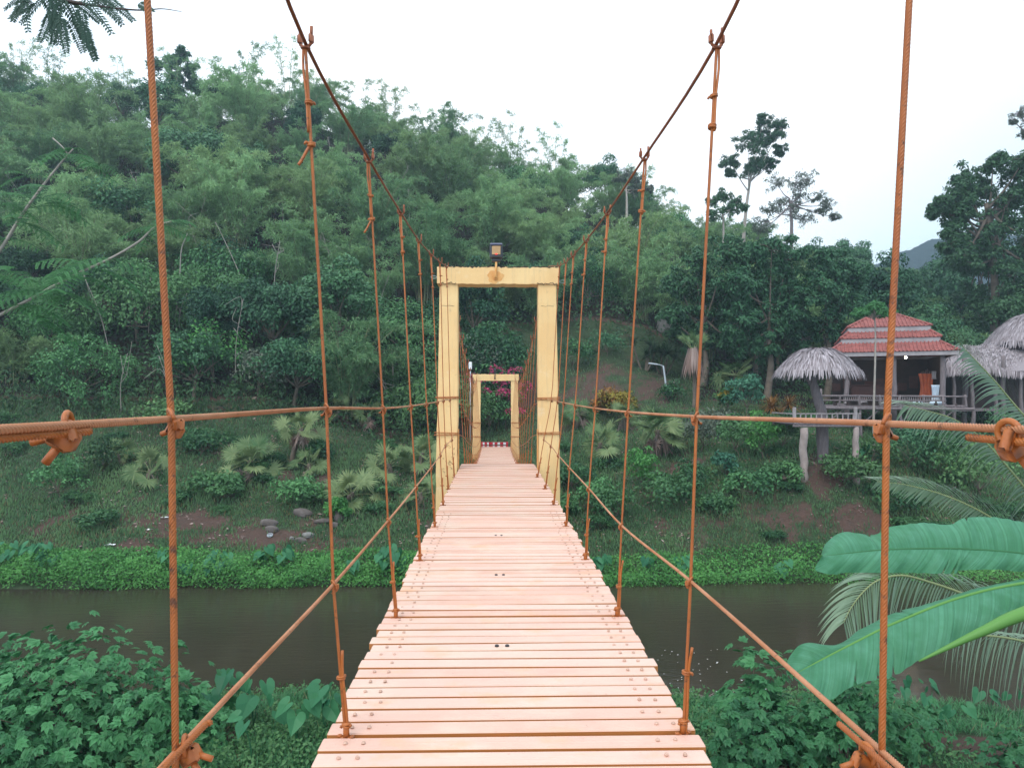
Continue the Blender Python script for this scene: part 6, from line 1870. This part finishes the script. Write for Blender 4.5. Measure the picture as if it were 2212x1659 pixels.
for (px, kind, o) in bl:
    i_ = cnt.get(kind, 0); cnt[kind] = i_ + 1
    tag(o, "%s behind the bushy trees and houses on the right, %s from the left" % ("tall bamboo clump" if kind == "bamboo" else "leafy tree", NTH[i_]), "bamboo" if kind == "bamboo" else "tree", "bamboo behind the houses" if kind == "bamboo" else "trees behind the houses")

# light bare stems leaning out of the hillside
for i_, (pts, d, rad, lb_) in enumerate((([(545, 690), (520, 600), (485, 520), (465, 480)], 52, .035, "long thin pale stem curving down the slope between the first two ropes"),
    ([(378, 700), (388, 600), (392, 540), (405, 505)], 50, .05, "pale crooked dead stem just right of the leftmost rope"),
    ([(468, 410), (475, 380), (482, 360)], 62, .05, "short bare whitish stem high in the slope"),
    ([(580, 800), (600, 775), (622, 752)], 46, .05, "bare leaning branch above the left handrail"),
    ([(850, 835), (848, 790), (845, 750)], 46, .06, "whitish thin trunk left of the near tower"),
    ([(720, 430), (705, 380), (690, 345)], 72, .045, "pale arching bamboo stem on the upper slope"),
    ([(318, 780), (322, 690), (325, 600)], 49, .045, "straight pale thin stem left of the leftmost rope"),
    ([(885, 505), (884, 450), (882, 405)], 70, .05, "upright pale stem on the slope above the near tower"))):
    P = smooth_path([W(x, y, d - .4 * k) for k, (x, y) in enumerate(pts)], 5)
    g0 = P[0].copy(); g0[2] = min(gz(P[0][0], P[0][1]), P[0][2]) - .2
    P = np.vstack([[g0], P])
    o = MB(); o.tube(P - P[0], np.linspace(rad, rad * .5, len(P)), 6)
    ob_ = o.build("bare_stem", M["pale_bark"], None, True); ob_.location = P[0]
    tag(ob_, lb_, "bare stem", "bare stems on the hillside")

# --- street lamp on the lawn
g = hit(1441, 852); g = Vector((g.x, g.y, g.z))
k_ = g.y / 1600.
sl = empty("street_lamp", g, label="slim white street lamp leaning left on the lawn", cat="street lamp")
c = MB(); hgt = (852 - 790) * k_
c.tube(smooth_path([(0, 0, -.2), (-.12, 0, hgt * .5), (-.05 * 5, 0, hgt)], 4), np.linspace(.075, .05, 9), 9)
c.tube(smooth_path([(-.25, 0, hgt - .02), (-.5, -.05, hgt + .06), (-.85, -.1, hgt + .10)], 3), .032, 7); c.build("pole", M["lamp_white"], sl, True)
c = MB(); c.box((-.95, -.12, hgt + .12), (.62, .20, .09), np.array(Matrix.Rotation(.12, 3, 'Y')), bevel=.03); c.build("lamp_head", M["lamp_white"], sl)
c = MB(); c.tube([(0, 0, -.1), (.02, 0, 1.0)], .035, 7); o = c.build("thin_post", M["pale_bark"], None, True); o.location = (g.x + 0.45, g.y, g.z); tag(o, "short thin stake in the lawn right of the street lamp", "stake")

# --- white lantern sign by the far tower
g = W(1016, 790, 42.5)
ws = empty("signboard", (g[0], g[1], gz(g[0], g[1])), label="small white rounded board on a post behind the left of the far tower", cat="sign")
c = MB(); c.tube([(0, 0, -.2), (0, 0, g[2] - ws.location.z)], .03, 8); c.build("post", M["lamp_white"], ws, True)
c = MB(); c.box((0, -.05, g[2] - ws.location.z), (.19, .06, .42), bevel=.05); c.build("board", M["white"], ws)

# --- red and white barrier at the far end of the bridge
bz = zdeck(39.5) + .02
ba = empty("barrier", (CX - .06, 41.2, bz), label="low red and white striped barrier across the far end of the bridge", cat="barrier")
for k, z in enumerate((-.09, .10)):
    c = MB(); c.box((0, 0, z), (1.50, .05, .15), bevel=.01); rr_ = c.build("rail", M["red"], ba)
    c = MB()
    for q in (-.66, -.42, -.10, .18, .50): c.box((q + .05, -.027, z), (.14 if q > 0 else .10, .012, .13), bevel=.003)
    c.build("white_stripes", M["white"], rr_)
for sx_ in (-1, 1):
    c = MB(); c.box((sx_ * .68, .04, -.2), (.07, .07, .8), bevel=.01); c.build("post", M["red"], ba)

# --- rocks
def rock(px, py, w, h, seed, label, mat="rock", dz=.0):
    r = np.random.default_rng(seed); g = hit(px, py)
    n1, n2 = 10, 14; V = []
    ph = r.uniform(0, 6, 6)
    for i in range(n1):
        th_ = math.pi * i / (n1 - 1)
        for j in range(n2):
            f = 2 * math.pi * j / n2
            k = 1 + .16 * math.sin(2 * f + ph[0]) + .10 * math.sin(3 * f + 2 * th_ + ph[1]) + .08 * math.sin(5 * f + ph[2]) * math.sin(th_)
            V.append((w / 2 * k * math.sin(th_) * math.cos(f), w * .36 * k * math.sin(th_) * math.sin(f), h * .55 * math.copysign(abs(math.cos(th_)) ** .7, math.cos(th_))))
    c = MB(); i = np.arange(n1 - 1)[:, None]; j = np.arange(n2)[None]
    c.add(V, np.stack([i * n2 + j, (i + 1) * n2 + j, (i + 1) * n2 + (j + 1) % n2, i * n2 + (j + 1) % n2], -1).reshape(-1, 4))
    o = c.build("rock", M[mat], None, False); o.location = (g.x, g.y, g.z + h * .18 + dz); o.rotation_euler = (r.normal(0, .12), r.normal(0, .12), r.uniform(-.4, .4))
    return tag(o, label, "rock", "rocks on the left of the far bank" if px < 1000 else None)
rock(580, 1133, .75, .32, 1, "flat grey rock alone on the bare soil between the first two ropes")
rock(588, 1148, .50, .30, 2, "darker rock just below the flat grey rock")
rock(700, 1128, .70, .22, 3, "long low rock touching the left of the second rope")
rock(734, 1122, .55, .48, 4, "rounded upright brown rock right of the second rope")
rock(722, 1137, .40, .25, 5, "small rock at the foot of the upright brown rock")
rock(655, 1112, .85, .35, 6, "broad dull rock half buried above the others")
rock(630, 1165, .20, .16, 7, "smallest pale stone right of the tin lid", "pale_rock")
rock(650, 1170, .45, .25, 8, "dusty stone at the right end of the stony patch")
rock(665, 1160, .5, .25, 9, "pale stone with a rough top in the stony patch", "pale_rock")
rock(1440, 722, 1.5, 1.9, 10, "large pale boulder at the top of the lawn by the big dark tree", "pale_rock", dz=.4)
rock(1240, 1600, .01, .01, 11, "x") if False else None
c = MB(); c.torus((0, 0, 0), (0, -.6, .8), .11, .014, 20, 6); c.tube([(0, 0, -.01), (0, -.004, 0)], [.10, .10], 20)
g = hit(583, 1161); o = c.build("tin_lid", M["galv"], None, True); o.location = (g.x, g.y, g.z + .08); tag(o, "round shiny tin lid lying below the rocks", "tin lid")
for i_, (px, py, s, lb_) in enumerate(((322, 1145, .22, "white scrap of litter near the leftmost rope"), (88, 1125, .18, "white scrap of litter at the far left of the bank"), (240, 1178, .28, "flat pale scrap low on the bank at the left"), (100, 1010, .4, "crumpled whitish litter beside the left fan palm"), (355, 1120, .25, "small pale litter just right of the leftmost rope"))):
    g = hit(px, py); c = MB(); r = np.random.default_rng(i_ + 90)
    V = [(s * (a + r.normal(0, .12)), s * .6 * (b_ + r.normal(0, .12)), s * (.18 * r.random() + .06)) for b_ in (-.5, -.17, .17, .5) for a in (-.5, -.17, .17, .5)]
    F = [[q * 4 + p, q * 4 + p + 1, q * 4 + p + 5, q * 4 + p + 4] for q in range(3) for p in range(3)]
    c.add(V, F); o = c.build("litter_scrap", M["white"], None); o.location = g
    so = o.modifiers.new("thickness", 'SOLIDIFY'); so.thickness = .006
    tag(o, lb_, "litter", "pale litter on the far bank")
# small banana plants by the stilts
def small_banana(px, py, s, seed, label):
    r = np.random.default_rng(seed); g = hit(px, py)
    o = empty("small_banana_plant", g, label=label, cat="banana plant")
    lv, st = MB(), MB(); st.tube([(0, 0, -.2), (.02, 0, .5 * s)], .06 * s, 8)
    n_ = 6
    a = np.linspace(0, 6.28, n_, endpoint=False) + r.uniform(0, 1, n_); el = r.uniform(.3, 1.2, n_)
    D = np.stack([np.cos(a) * np.cos(el), np.sin(a) * np.cos(el), np.sin(el)], 1)
    strips(lv, np.tile([.02, 0, .5 * s], (n_, 1)), D, np.array([0, -.4, 1.0]) + D * .2, np.full(n_, 1.3 * s), .34 * s, .45, 8, 0, r.uniform(.4, .95, n_))
    lv.build("leaves", G["taro"], o); st.build("stem", G["rachis"], o, True)
small_banana(1868, 1000, 1.0, 1, "small banana plant with bright leaves by the right stilt of the treehouse")
small_banana(1905, 1010, .8, 2, "second smaller banana plant right of the stilt")
small_banana(2195, 985, .9, 3, "banana plant below the thatched house at the far right")

# ---------------------------------------------------------------- haze
hz = MB(); hz.box((0, 290, 62), (1500, 760, 160 + 0.0))
hmat = bpy.data.materials.new("pale_haze"); hmat.use_nodes = True
hn, hl = hmat.node_tree.nodes, hmat.node_tree.links
hn.remove(hn["Principled BSDF"])
pvn = hn.new("ShaderNodeVolumePrincipled")
pvn.inputs["Color"].default_value = (0.66, 0.84, 1.0, 1); pvn.inputs["Density"].default_value = 0.0008; pvn.inputs["Anisotropy"].default_value = .2
hl.new(pvn.outputs["Volume"], hn["Material Output"].inputs["Volume"])
HAZE = True
if HAZE: tag(hz.build("haze", hmat), "thin bluish evening haze filling the valley", "haze", kind="stuff")
# more bare stems and dead branches scattered over the slope
rq = np.random.default_rng(123); bs = []
for k in range(26):
    px = rq.uniform(20, 1000); py = rq.uniform(330, 850)
    if 930 < px < 1215: continue
    g = hit(px, py + 60, 41)
    h = rq.uniform(2.0, 5.0); ln = rq.normal(0, 1.0)
    P = smooth_path([(0, 0, 0), (ln * .3, -.6, h * .5), (ln, -1.2, h)], 5)
    c = MB(); rad = rq.uniform(.022, .05); c.tube(P, np.linspace(rad, rad * .4, len(P)), 6)
    for q in range(int(rq.integers(1, 5))):
        s = P[int(rq.integers(5, 10))]; c.tube(smooth_path([s, s + rq.normal(0, .3, 3) + [0, 0, .3], s + rq.normal(0, .8, 3) + [0, -.2, .5]], 3), np.linspace(rad * .5, .008, 7), 4)
    o = c.build("bare_stem", M["pale_bark"], None, True); o.location = (g.x, g.y - 2.4, g.z + 1.0); bs.append((px, o))
    o.location.z = gz(g.x, g.y - 2.4) + .6
bs.sort(key=lambda q: q[0])
for i_, (px, o) in enumerate(bs): tag(o, "thin bare grey dead stem among the hillside bushes, %s from the left" % NTH[i_], "bare stem", "thin dead stems among the bushes")
